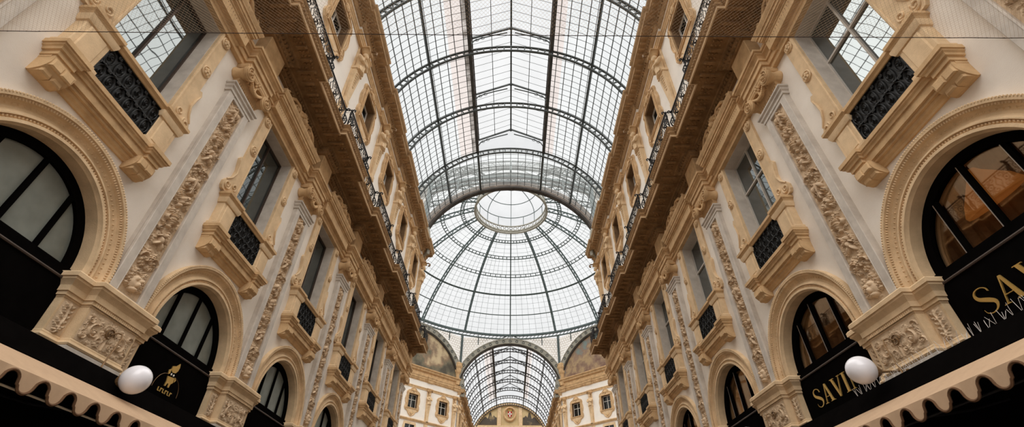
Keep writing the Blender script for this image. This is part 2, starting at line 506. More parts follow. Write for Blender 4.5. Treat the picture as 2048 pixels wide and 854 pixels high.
def pilaster_relief(w, h):
    R = Relief(w, h, 0.010)
    rg = random.Random(3)
    z = 0.03
    # lion-mask and leaves at the foot
    R.blob(0, .28, .15, .17, .085); R.blob(-.06, .34, .045, .05, .12); R.blob(.06, .34, .045, .05, .12)
    R.blob(0, .24, .06, .07, .125); R.blob(0, .14, .09, .05, .1)
    for s in (-1, 1):
        for k in range(5):
            R.leaf(s * .07, .18 + k * .05, .2, .05, (0.1 + k * .28) if s > 0 else pi - (0.1 + k * .28), .075)
    z = 0.62
    k = 0
    while z < h - 0.5:
        typ = k % 5
        if typ == 0:      # scrolled acanthus pair with a flower
            for s in (-1, 1):
                R.scroll(s * .125, z + .16, .125, s, pi / 2 - s * 1.2, .07)
                R.leaf(s * .02, z, .26, .075, (.6 if s > 0 else pi - .6), .085)
                R.leaf(s * .03, z + .2, .22, .06, (1.1 if s > 0 else pi - 1.1), .08)
            R.flower(0, z + .22, .075, .1)
            z += .46
        elif typ == 1:    # seated child
            s = 1 if (k // 5) % 2 == 0 else -1
            R.blob(s * .01, z + .2, .06, .095, .085, s * .3)
            R.blob(s * .045, z + .335, .043, .048, .105)
            R.blob(s * .045, z + .36, .05, .03, .085)
            R.blob(-s * .06, z + .11, .03, .1, .08, -s * .8)
            R.blob(s * .075, z + .1, .03, .1, .08, s * .5)
            R.blob(s * .105, z + .24, .022, .08, .075, s * .8)
            R.blob(-s * .08, z + .28, .022, .08, .075, -s * .9)
            for q in range(3):
                R.leaf(-s * .16, z + .02 + .13 * q, .2, .045, pi / 2 + s * (.2 - .3 * q), .075)
                R.leaf(s * .17, z + .08 + .12 * q, .2, .045, pi / 2 - s * (.1 - .3 * q), .075)
            R.scroll(-s * .17, z + .4, .08, s, 0, .075)
            z += .52
        elif typ == 2:    # vase
            for q, (r, a) in enumerate([(.07, .07), (.04, .06), (.06, .09), (.1, .11), (.12, .12), (.085, .1), (.11, .11)]):
                R.blob(0, z + .03 + q * .04, r, .03, a)
            for s in (-1, 1):
                R.ring(s * .13, z + .2, .05, .018, .07)
                R.leaf(s * .02, z + .3, .2, .06, (.9 if s > 0 else pi - .9), .085)
                R.leaf(s * .06, z + .03, .16, .05, (.15 if s > 0 else pi - .15), .06)
            R.leaf(0, z + .3, .2, .06, pi / 2, .095)
            z += .52
        elif typ == 3:    # fruit cluster
            for q in range(16):
                a = rg.uniform(0, 2 * pi); r = rg.uniform(0, .15)
                R.blob(cos(a) * r, z + .2 + sin(a) * r * 1.2, rg.uniform(.03, .05), rg.uniform(.03, .05), rg.uniform(.06, .11))
            for s in (-1, 1):
                for q in range(3):
                    R.leaf(s * .08, z + .08 + .11 * q, .17, .05, (.3 if s > 0 else pi - .3) + s * .3 * q, .07)
            z += .44
        else:             # dolphin-like twin scrolls
            for s in (-1, 1):
                R.scroll(s * .12, z + .13, .11, -s, -pi / 2, .08)
                R.blob(s * .1, z + .3, .05, .1, .095, s * .5)
                R.leaf(s * .05, z + .32, .18, .05, (1.3 if s > 0 else pi - 1.3), .07)
            R.stem([(0, z), (0, z + .42)], .025, .08)
            R.flower(0, z + .2, .06, .1, 5)
            z += .46
        k += 1
    R.leaf(0, z, min(.4, h - z - .03), .1, pi / 2, .09, 5)
    for s in (-1, 1):
        R.leaf(s * .03, z + .02, .28, .07, pi / 2 - s * .6, .075)
    for q in range(260):   # small leaves that fill the ground
        a = rg.uniform(0, 2 * pi)
        R.leaf(rg.uniform(-w / 2 + .05, w / 2 - .05), rg.uniform(.05, h - .1), rg.uniform(.06, .12), rg.uniform(.018, .034), a, rg.uniform(.015, .035), 3)
    edge = np.minimum(R.w / 2 - np.abs(R.S), np.minimum(R.Z, R.h - R.Z))
    return R.H * np.clip(edge / .02, 0, 1)

def pedestal_relief(w, h):
    R = Relief(w, h, 0.008)
    for s in (-1, 1):
        R.scroll(s * w * .27, h * .40, h * .27, -s, pi / 2, .04, .2, .16)
        R.scroll(s * w * .42, h * .72, h * .15, s, 0, .035)
        R.scroll(s * w * .43, h * .2, h * .13, s, 0, .035)
        R.scroll(s * w * .12, h * .24, h * .12, s, pi, .035)
        for q in range(6):
            R.leaf(s * w * .015, h * (.52 + .03 * q), h * (.42 - .03 * q), .04, pi / 2 - s * (.15 + .3 * q), .034, 4)
        for q in range(7):
            a = .5 + q * .85
            R.leaf(s * w * .27 + cos(a) * h * .27, h * .40 + sin(a) * h * .27, h * .24, .042, a + s * .5, .032, 3)
        for q in range(3):
            R.leaf(s * w * .46, h * (.3 + .12 * q), h * .2, .022, pi / 2 + s * .5, .03, 3)
            R.leaf(s * w * .06, h * .06, h * .32, .025, pi / 2 - s * (.3 + .45 * q), .035, 3)
    rg = random.Random(9)
    for q in range(60):
        R.leaf(rg.uniform(-w / 2 + .05, w / 2 - .05), rg.uniform(.04, h - .06), rg.uniform(.07, .13), rg.uniform(.02, .035), rg.uniform(0, 6.28), rg.uniform(.012, .025), 3)
    R.leaf(0, h * .52, h * .42, .035, pi / 2, .045)
    R.flower(0, h * .42, .05, .05)
    R.stem([(0, .03), (0, h * .4)], .012, .035)
    edge = np.minimum(R.w / 2 - np.abs(R.S), np.minimum(R.Z, R.h - R.Z))
    return R.H * np.clip(edge / .02, 0, 1)

def side_relief(w, h):
    R = Relief(w, h, 0.012)
    R.stem([(0, .03), (.02, h * .5), (-.01, h * .85)], .014, .035)
    for q in range(5):
        for s in (-1, 1):
            R.leaf(0, h * (.12 + .16 * q), w * .5, .03, pi / 2 - s * .9, .045, 3)
    R.flower(0, h * .12, .07, .05)
    R.leaf(0, h * .72, h * .25, .04, pi / 2, .045, 3)
    return R.H

def spiral_pts(cs, cz, r, turns, dirn, phase, d, n=28, r1=0.15):
    out = []
    for i in range(n + 1):
        t = i / n
        a = phase + dirn * turns * 2 * pi * t
        q = r * (1 - (1 - r1) * t)
        out.append((d, cs + q * cos(a), cz + q * sin(a)))
    return out

# ------------------------------------------------------------------ WALLS of the near gallery
ARCH_R, ARCH_Z = 1.43, 4.05
WIN_H, WIN_B, WIN_T = 0.90, 7.6, 10.72
def bay_wall(mb, y, lo, hi, arch=True, x=-WX):
    """wall surface of one bay between lo and hi with the shop arch and the tall window cut out"""
    def quad(y0, y1, z0, z1): mb.add([(x, y0, z0), (x, y1, z0), (x, y1, z1), (x, y0, z1)], [(0, 1, 2, 3)])
    zt = 6.2
    if arch:
        quad(lo, y - ARCH_R, -E, zt); quad(y + ARCH_R, hi, -E, zt)
        n = 32; top = []; bot = []
        for i in range(n + 1):
            a = pi - pi * i / n
            bot.append((x, y + ARCH_R * cos(a), ARCH_Z + ARCH_R * sin(a))); top.append((x, y + ARCH_R * cos(a), zt))
        mb.add(bot + top, [(i, i + 1, n + 2 + i, n + 1 + i) for i in range(n)])
        rv = [(x, y - ARCH_R, -E)] + bot + [(x, y + ARCH_R, -E)]
        m = len(rv)
        mb.add(rv + [(x - .5, b, c) for _, b, c in rv], [(i, i + 1, m + i + 1, m + i) for i in range(m - 1)])
    else:
        quad(lo, hi, -E, zt)
    quad(lo, hi, zt, WIN_B)
    quad(lo, y - WIN_H, WIN_B, WIN_T); quad(y + WIN_H, hi, WIN_B, WIN_T)
    rv = [(x, y - WIN_H, WIN_B), (x, y - WIN_H, WIN_T), (x, y + WIN_H, WIN_T), (x, y + WIN_H, WIN_B), (x, y - WIN_H, WIN_B)]
    mb.add(rv + [(x - .5, b, c) for _, b, c in rv], [(i, i + 1, 6 + i, 5 + i) for i in range(4)])
    quad(lo, hi, WIN_T, 12.62)
AT_H, AT_B, AT_T = 0.72, 17.3, 19.05
def attic_bay(mb, y, lo, hi, hole=True, x=-WX, ztop=20.4, zbot=12.62):
    def quad(y0, y1, z0, z1): mb.add([(x, y0, z0), (x, y1, z0), (x, y1, z1), (x, y0, z1)], [(0, 1, 2, 3)])
    if not hole:
        quad(lo, hi, zbot, ztop); return
    quad(lo, hi, zbot, AT_B); quad(lo, y - AT_H, AT_B, AT_T); quad(y + AT_H, hi, AT_B, AT_T); quad(lo, hi, AT_T, ztop)
    rv = [(x, y - AT_H, AT_B), (x, y - AT_H, AT_T), (x, y + AT_H, AT_T), (x, y + AT_H, AT_B), (x, y - AT_H, AT_B)]
    mb.add(rv + [(x - .4, b, c) for _, b, c in rv], [(i, i + 1, 6 + i, 5 + i) for i in range(4)])
def lifted(mb):
    mb.v = [(a, b, c + E) for a, b, c in mb.v]; return mb

for side, sn in SIDES:
    mb = MB(); ma = MB()
    lo = YB
    ys = [Y0 - P] + BAYS
    for i, y in enumerate(ys):
        hi = y + P / 2 if i < len(ys) - 1 else YEND
        bay_wall(mb, y, lo, hi, arch=(1 <= i <= 4))
        attic_bay(ma, y, lo, hi, hole=(i >= 2))
        lo = hi
    # solid back of the wall, so that no light leaks in, and its end towards the octagon
    mb.box(-WX - .75, -WX - .72, YB, YEND, -E, 12.62)
    mb.box(-WX - .75, -WX - .002, YEND - .02, YEND, -E, 12.62)
    mb.box(-WX - .75, -WX - .002, YB, YB + .02, -E, 12.62)
    struct(lifted(mb), 'wall_%s' % sn, M['plaster'], side > 0)
    ma.box(-WX - .75, -WX - .72, YB, YEND, 12.62, 20.4)
    ma.box(-WX - .75, -WX - .002, YEND - .02, YEND, 12.62, 20.4)
    ma.box(-WX - .8, -WX - .1, YB, YEND, 20.4, 23.25)
    struct(lifted(ma), 'wall_attic_%s' % sn, M['attic_plaster'], side > 0)
    # shopfronts below the arches; black paints in the dark under the awnings
    ms = MB()
    ms.box(-WX - .3, -WX + .05, YB, YEND - .1, -E, 2.3)
    struct(lifted(ms), 'trim_shopfront_%s' % sn, M['black'], side > 0)
    # entablature over the pilasters
    pt = [(.12 - WX, YB)]
    for a in [AXES[0] - P] + AXES:
        if a - .55 < YB: continue
        e = min(a + .55, YEND - .05)
        pt += [(.12 - WX, a - .55), (.32 - WX, a - .55), (.32 - WX, e)]
        if e == a + .55: pt.append((.12 - WX, e))
    if pt[-1][1] < YEND - .1: pt.append((.12 - WX, YEND - .05))
    me_ = MB()
    me_.mould(pt, [(-.35, 10.72), (0, 10.72), (0, 10.86), (.045, 10.86), (.045, 11.02), (.085, 11.02), (.085, 11.07), (.06, 11.075), (.06, 11.14), (.09, 11.19), (.15, 11.22), (.15, 11.27), (.19, 11.275), (.19, 11.36), (.16, 11.4), (-.35, 11.44)])
    for a in AXES:
        e = min(a + .46, YEND - .06)
        me_.bbox(-WX - .02, -WX + .36, a - .46, e, 11.4, 12.4, .02)
        me_.mould([(-WX + .02, a - .46), (-WX + .36, a - .46), (-WX + .36, e), (-WX + .02, e)], [(-.1, 11.42), (.05, 11.42), (.05, 11.5), (.0, 11.56), (-.1, 11.56)])
    struct(lifted(me_), 'trim_entablature_%s' % sn, M['stone'], side > 0)

# roof cornices of the attic
def roof_cornice(y0, y1, axes, name, sides=SIDES, xw=WX):
    for side, sn in sides:
        def path(dr, df):
            pt = [(dr - xw, y0)]
            for a in axes:
                b, e = a - .92, a + .92
                if e <= y0 or b >= y1: continue
                if b > y0: pt += [(dr - xw, b), (df - xw, b)]
                else: pt[0] = (df - xw, y0)
                if e < y1: pt += [(df - xw, e), (dr - xw, e)]
                else: pt.append((df - xw, y1))
            if pt[-1][1] < y1 - .01: pt.append((dr - xw, y1))
            return pt
        m1 = MB()
        m1.mould(path(.05, .17), [(-.3, 19.82), (0, 19.82), (0, 19.95), (.03, 19.97), (.03, 20.06), (.08, 20.12), (.08, 20.18), (-.3, 20.2)])
        struct(lifted(m1), 'trim_attic_architrave_%s_%s' % (name, sn), M['stone'], side > 0)
        m2 = MB()
        m2.mould(path(.04, .16), [(-.3, 20.19), (0, 20.19), (0, 20.52), (-.3, 20.53)])
        struct(lifted(m2), 'trim_attic_frieze_%s_%s' % (name, sn), M['attic_plaster'], side > 0)
        m3 = MB()
        m3.mould(path(.1, .22), [(-.35, 20.52), (0, 20.52), (.06, 20.58), (.06, 20.66), (.1, 20.7), (.1, 20.84), (.2, 20.87), (.22, 20.92), (.56, 20.95), (.56, 21.1), (.6, 21.14), (.66, 21.22), (.68, 21.34), (-.35, 21.5)])
        # dentils and small modillions
        pa = path(.1, .22)
        for k in range(len(pa) - 1):
            (da, ya), (db, yb) = pa[k], pa[k + 1]
            if abs(yb - ya) < .3: continue
            n = int((yb - ya) / .15)
            for i in range(n):
                c = ya + (i + .5) * (yb - ya) / n
                m3.box(da + .08, da + .17, c - .045, c + .045, 20.71, 20.84)
                if i % 2 == 0: m3.box(da + .2, da + .5, c - .05, c + .05, 20.86, 20.94)
        struct(lifted(m3), 'trim_roof_cornice_%s_%s' % (name, sn), M['cornice'], side > 0)
roof_cornice(YB, YEND + .2, AXES, 'near')

# ------------------------------------------------------------------ balconies
FW, RC = 1.32, 1.1
def balcony_path(off=0.0, y0=YB, y1=YEND):
    pt = [(RC - WX + off, y0)]
    for a in AXES:
        b, e = a - 1.28, a + 1.28
        pt += [(RC - WX + off, b), (FW - WX + off, b)]
        if e < y1: pt += [(FW - WX + off, e), (RC - WX + off, e)]
        else: pt.append((FW - WX + off, y1))
    if pt[-1][1] < y1: pt.append((RC - WX + off, y1))
    return pt
for side, sn in SIDES:
    t = thing('balcony', 'long brown stone balcony with stepped edge running along the %s facade above the pilasters' % sn, 'balcony', (side * WX, 0, E + 12.4), 0, 'stone balconies')
    mb = MB(12.4)
    mb.mould([(d + WX, s) for d, s in balcony_path()],
             [(-.16, 12.62), (-.12, 12.62), (-.12, 12.58), (0, 12.58), (0, 12.72), (.02, 12.74), (.02, 12.86), (.05, 12.9), (.08, 12.98), (.06, 13.02), (-.16, 13.03)])
    mb.box(-.01, RC - .11, YB, YEND, 12.6, 13.02)
    for a in AXES: mb.box(RC - .2, FW - .11, a - 1.17, min(a + 1.17, YEND), 12.606, 13.015)
    # lower edge of the slab; lighter stone paints in its lit arris
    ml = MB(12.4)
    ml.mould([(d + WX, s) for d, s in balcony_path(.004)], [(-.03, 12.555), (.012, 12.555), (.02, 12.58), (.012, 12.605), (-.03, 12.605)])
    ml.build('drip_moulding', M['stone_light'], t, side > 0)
    # bed moulding stepping round the frieze blocks, with two rows of dentils
    bp = [(.1, YB)]
    for a in AXES:
        e = min(a + .55, YEND - .06)
        bp += [(.1, a - .55), (.42, a - .55), (.42, e)]
        if e == a + .55: bp.append((.1, e))
    if bp[-1][1] < YEND - .1: bp.append((.1, YEND - .06))
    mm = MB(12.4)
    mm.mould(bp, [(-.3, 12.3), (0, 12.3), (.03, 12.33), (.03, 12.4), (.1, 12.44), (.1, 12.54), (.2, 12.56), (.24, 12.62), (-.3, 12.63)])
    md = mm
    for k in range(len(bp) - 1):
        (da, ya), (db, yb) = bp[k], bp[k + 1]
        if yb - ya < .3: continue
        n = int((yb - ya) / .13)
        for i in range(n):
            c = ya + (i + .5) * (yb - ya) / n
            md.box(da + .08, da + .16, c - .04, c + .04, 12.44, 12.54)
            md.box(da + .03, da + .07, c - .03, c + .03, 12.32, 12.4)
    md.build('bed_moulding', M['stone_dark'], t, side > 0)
    # carved coffers on the soffit
    mc = mb
    y = YB + .2; i = 0
    while y < YEND - .2:
        rr = any(abs(y - a) < .62 for a in AXES)
        d0 = .78 if rr else .5
        d1 = 1.12 if any(abs(y - a) < 1.28 for a in AXES) else .9
        if i % 3 == 0:
            mc.bbox(d0, d1, y - .05, y + .05, 12.52, 12.62, .03)
            mc.ball((d1 - .04, y, 12.54), (.06, .05, .06), 6, 4)
        else:
            for q in range(3):
                dd = d0 + (d1 - d0) * (q + .5) / 3
                mc.ball((dd, y, 12.6), (.055, .05, .05), 6, 4)
        y += .145; i += 1
    # egg row on the slab's face
    mg = mb
    pth = balcony_path(.02)
    for k in range(len(pth) - 1):
        (da, ya), (db, yb) = pth[k], pth[k + 1]
        if yb - ya < .3 or yb < 5: continue
        n = int((yb - ya) / .11)
        for i in range(n):
            c = ya + (i + .5) * (yb - ya) / n
            mg.ball((da + WX + .005, c, 12.8), (.03, .038, .05), 6, 4)
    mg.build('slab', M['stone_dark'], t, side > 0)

# iron railings
def rail_panel(L, h=.82):
    """scrollwork for one stretch of railing, centred on s=0, standing at z=0"""
    mb = MB()
    n = max(1, round(L / .62)); u = L / n
    for i in range(n):
        c = -L / 2 + (i + .5) * u
        mb.tube([(0, c + .11 * cos(2 * pi * k / 14), .5 * h + .11 * sin(2 * pi * k / 14)) for k in range(14)], .015, 4, True)
        for s in (-1, 1):
            mb.tube([(0, c + s * (a - 0), b) for _, a, b in spiral_pts(.15, h * .76, .13, 1.25, -1, -pi / 2, 0, 18)], .014, 4)
            mb.tube([(0, c + s * (a - 0), b) for _, a, b in spiral_pts(.15, h * .24, .13, 1.25, 1, pi / 2, 0, 18)], .014, 4)
            mb.tube([(0, c + s * u * .5, .02), (0, c + s * u * .46, h * .3), (0, c + s * u * .32, h * .5), (0, c + s * u * .46, h * .7), (0, c + s * u * .5, h - .02)], .014, 4)
        mb.tube([(0, c, .02), (0, c, h * .36)], .012, 4); mb.tube([(0, c, h * .64), (0, c, h - .02)], .012, 4)
        mb.ball((0, c, .5 * h), .035, 6, 4)
    return mb
ME_FW = rail_panel(2.5).mesh('scroll_panel', M['iron'])
ME_RC = rail_panel(2.16).mesh('scroll_panel', M['iron'])
pm = MB()
pm.box(-.02, .02, -.02, .02, 0, .84)
pm.tube([(x, 0, z) for x, _, z in [(-.02, 0, .0), (.12, 0, .12), (.15, 0, .3), (.06, 0, .52), (-.02, 0, .66), (.0, 0, .84), (.08, 0, .95), (.14, 0, .9), (.12, 0, .82)]], .028, 6)
pm.tube([(a, 0, b) for _, a, b in spiral_pts(.05, .3, .1, 1.3, 1, 0, 0, 20)], .018, 5)
pm.ball((0, 0, .9), .05, 8, 5)
ME_POST = pm.mesh('post', M['iron'])
for side, sn in SIDES:
    t = thing('balcony_railing', 'black wrought iron scroll railing along the edge of the %s balcony' % sn, 'railing', (side * WX, 0, E + 13.02), 0, 'balcony railings')
    tr = MB()
    for z, w in ((.86, .05), (.03, .035), (.74, .02)):
        tr.strip([(d + WX - .07, s, z) for d, s in balcony_path()], w, w * .8)
    tr.build('rails', M['iron'], t, side > 0)
    def addp(me, d, y):
        o = bpy.data.objects.new(me.name.split('.')[0], me); COL.objects.link(o); o.parent = t
        o.location = (-side * d, y, 0)
        o.rotation_euler = (0, 0, 0 if side < 0 else pi)
    for i, a in enumerate(AXES):
        if a < 5: continue
        L = 2.5
        if a + 1.28 < YEND: addp(ME_FW, FW - .07, a)
        else:
            addp(rail_panel(YEND - a + 1.2).mesh('scroll_panel', M['iron']), FW - .07, (a - 1.25 + YEND - .05) / 2)
        addp(ME_POST, FW - .09, a - 1.24)
        addp(ME_POST, RC - .07, a - 1.30)
        if a + 1.28 < YEND:
            addp(ME_POST, FW - .09, a + 1.24)
            addp(ME_RC, RC - .07, a + P / 2)
            addp(ME_POST, RC - .07, a + 1.30)

# ------------------------------------------------------------------ pilasters
def make_pilaster():
    zb = 2.3
    t = thing('pilaster', '', 'pilaster', (0, 0, 0), 0, 'carved pilasters')
    # plinth and pedestal
    p = MB(zb); path = [(-.19, -.985), (.03, -.985), (.03, -.62), (.2, -.62), (.2, .62), (.03, .62), (.03, .985), (-.19, .985)]
    p.mould(path, [(-.2, 2.3), (.03, 2.3), (.03, 2.88), (.02, 2.9), (-.2, 2.91)])
    p.build('plinth', M['marble'], t, label='grey marble plinth')
    p = MB(zb)
    p.mould(path, [(-.2, 2.9), (.03, 2.9), (.045, 2.93), (.03, 2.965), (.01, 2.975), (.01, 3.0), (0, 3.02), (0, 3.58), (-.2, 3.58)])
    p.build('pedestal', M['stone_light'], t)
    p = MB(zb)
    p.mould(path, [(-.2, 3.57), (.01, 3.57), (.01, 3.6), (.035, 3.6), (.035, 3.66), (.06, 3.665), (.06, 3.7), (.065, 3.76), (.1, 3.82), (.13, 3.85), (.13, 3.885), (.155, 3.89), (.155, 3.96), (.13, 3.99), (-.2, 4.0)])
    n = 26
    for i in range(n):
        c = -.6 + 1.2 * (i + .5) / n
        p.box(.2, .245, c - .014, c + .014, 3.6, 3.66)
    p.build('impost_cornice', M['stone_light'], t)
    p = MB(zb); p.field(pedestal_relief(1.16, .56), -.58, .58, 3.03, 3.57, .203, 1.15); p.build('carved_panel', M['carved'], t, angle=60)
    sr = side_relief(.30, .56)
    for s in (-1, 1):
        p = MB(zb); p.field(sr, s * .79 - .15, s * .79 + .15, 3.03, 3.57, .033, 1.1); p.build('carved_panel', M['carved'], t, angle=60)
    # shaft: border round a sunk panel
    p = MB(zb)
    p.box(-.02, .10, -.5, .5, 4.0, 9.74)
    for s0, s1, z0, z1 in ((-.5, -.29, 4.0, 9.74), (.29, .5, 4.0, 9.74), (-.29, .29, 4.0, 4.1), (-.29, .29, 9.62, 9.74)):
        p.bbox(.09, .16, s0, s1, z0, z1, .012)
    for s in (-1, 1):
        p.bbox(.09, .168, s * .31 - .012, s * .31 + .012, 4.06, 9.66, .008)
    p.build('shaft', M['marble'], t, label='grey marble shaft')
    p = MB(zb); p.field(pilaster_relief(.58, 5.5), -.29, .29, 4.11, 9.61, .102, 1.35); p.build('relief_panel', M['carved'], t, angle=60)
    # necking slab
    p = MB(zb)
    p.mould([(-.1, -.5), (.14, -.5), (.14, .5), (-.1, .5)], [(-.1, 9.72), (.04, 9.72), (.04, 9.8), (.08, 9.84), (.08, 9.9), (.12, 9.93), (.12, 9.98), (-.1, 9.99)])
    p.build('necking', M['marble'], t, label='grey marble necking')
    # capital
    p = MB(zb)
    p.mould([(-.1, -.44), (.14, -.44), (.14, .44), (-.1, .44)], [(-.1, 9.98), (0, 9.98), (.01, 10.2), (.06, 10.3), (.12, 10.36), (.12, 10.42), (-.1, 10.45)])
    for i in range(13):
        c = -.42 + .84 * i / 12
        p.tube([(.15, c, 10.0), (.16, c, 10.18)], .025, 6)
    for i in range(9):
        c = -.36 + .72 * i / 8
        p.ball((.25, c, 10.36), (.05, .038, .06), 7, 5)
    p.mould([(-.1, -.56), (.26, -.56), (.26, .56), (-.1, .56)], [(-.1, 10.6), (.02, 10.6), (.05, 10.66), (.05, 10.73), (-.1, 10.74)])
    p.build('capital', M['stone'], t)
    for s in (-1, 1):
        p = MB(zb)
        p.lathe([(.17, 0), (.185, .05), (.15, .17), (.165, .28), (.205, .36), (.205, .42), (.17, .43)], 22, (-.02, s * .49, 10.42), 'x')
        p.tube(spiral_pts(s * .49, 10.42, .185, 2.3, -s, pi / 2, .42, 44, .12), [.026 - .014 * i / 44 for i in range(45)], 6)
        p.ball((.43, s * .49, 10.42), .05, 8, 6)
        for q in range(5):
            a = q * 2 * pi / 5
            p.ball((.42, s * .49 + .1 * cos(a), 10.42 + .1 * sin(a)), (.03, .025, .025), 6, 4)
        p.build('volute', M['stone'], t)
    p = MB(zb)
    for i in range(19):
        u = i / 18; c = -.34 + .68 * u; z = 10.52 - .26 * sin(pi * u)
        r = .035 + .035 * sin(pi * u)
        p.ball((.32, c, z), (r, r * .8, r * .9), 7, 5)
        p.ball((.36, c + .01, z - .03), (r * .6, r * .5, r * .6), 6, 4)
    for q in range(6):
        a = q * pi / 3
        p.ball((.33, .08 * cos(a), 10.56 + .08 * sin(a)), (.04, .045, .045), 6, 4)
    p.ball((.36, 0, 10.56), .04, 7, 5)
    p.tube([(.3, 0, 10.6), (.32, 0, 10.45), (.32, 0, 10.24)], .03, 6)
    p.build('festoon', M['stone'], t)
    return t

# ------------------------------------------------------------------ tall windows with balustrades
def scroll_grille(w, h, d, zb, z0):
    mb = MB(zb)
    mb.box(d - .03, d, -w, w, z0, z0 + h)
    nx = 6; u = 2 * w / nx
    for i in range(nx):
        c = -w + (i + .5) * u
        for j in range(2):
            zc = z0 + h * (.27 + .46 * j)
            mb.tube([(d + .02, c + u * .36 * cos(2 * pi * k / 14), zc + h * .19 * sin(2 * pi * k / 14)) for k in range(14)], .012, 4, True)
            mb.tube(spiral_pts(c, zc, u * .24, 1.4, 1 if (i + j) % 2 else -1, pi / 2, d + .02, 16), .013, 4)
            for s in (-1, 1):
                mb.ball((d + .02, c + s * u * .42, zc + h * .2), (.015, .03, .045), 5, 4)
        mb.ball((d + .02, c, z0 + h * .5), (.02, .035, .035), 6, 4)
    for z in (z0 + .015, z0 + h - .015, z0 + h * .5):
        mb.beam((d + .015, -w, z), (d + .015, w, z), .025, .025)
    for s in (-1, 1): mb.beam((d + .015, s * (w - .012), z0), (d + .015, s * (w - .012), z0 + h), .025, .025)
    return mb

def rosette(mb, s, z, d, r=.12):
    mb.lathe([(r, 0), (r, .03), (r * .85, .05), (r * .8, .03), (.01, .03)], 18, (d, s, z), 'x')
    for q in range(5):
        a = 2 * pi * q / 5 + .3
        mb.ball((d + .04, s + r * .45 * cos(a), z + r * .45 * sin(a)), (.03, r * .3, r * .3), 6, 4)
    mb.ball((d + .06, s, z), r * .22, 6, 4)

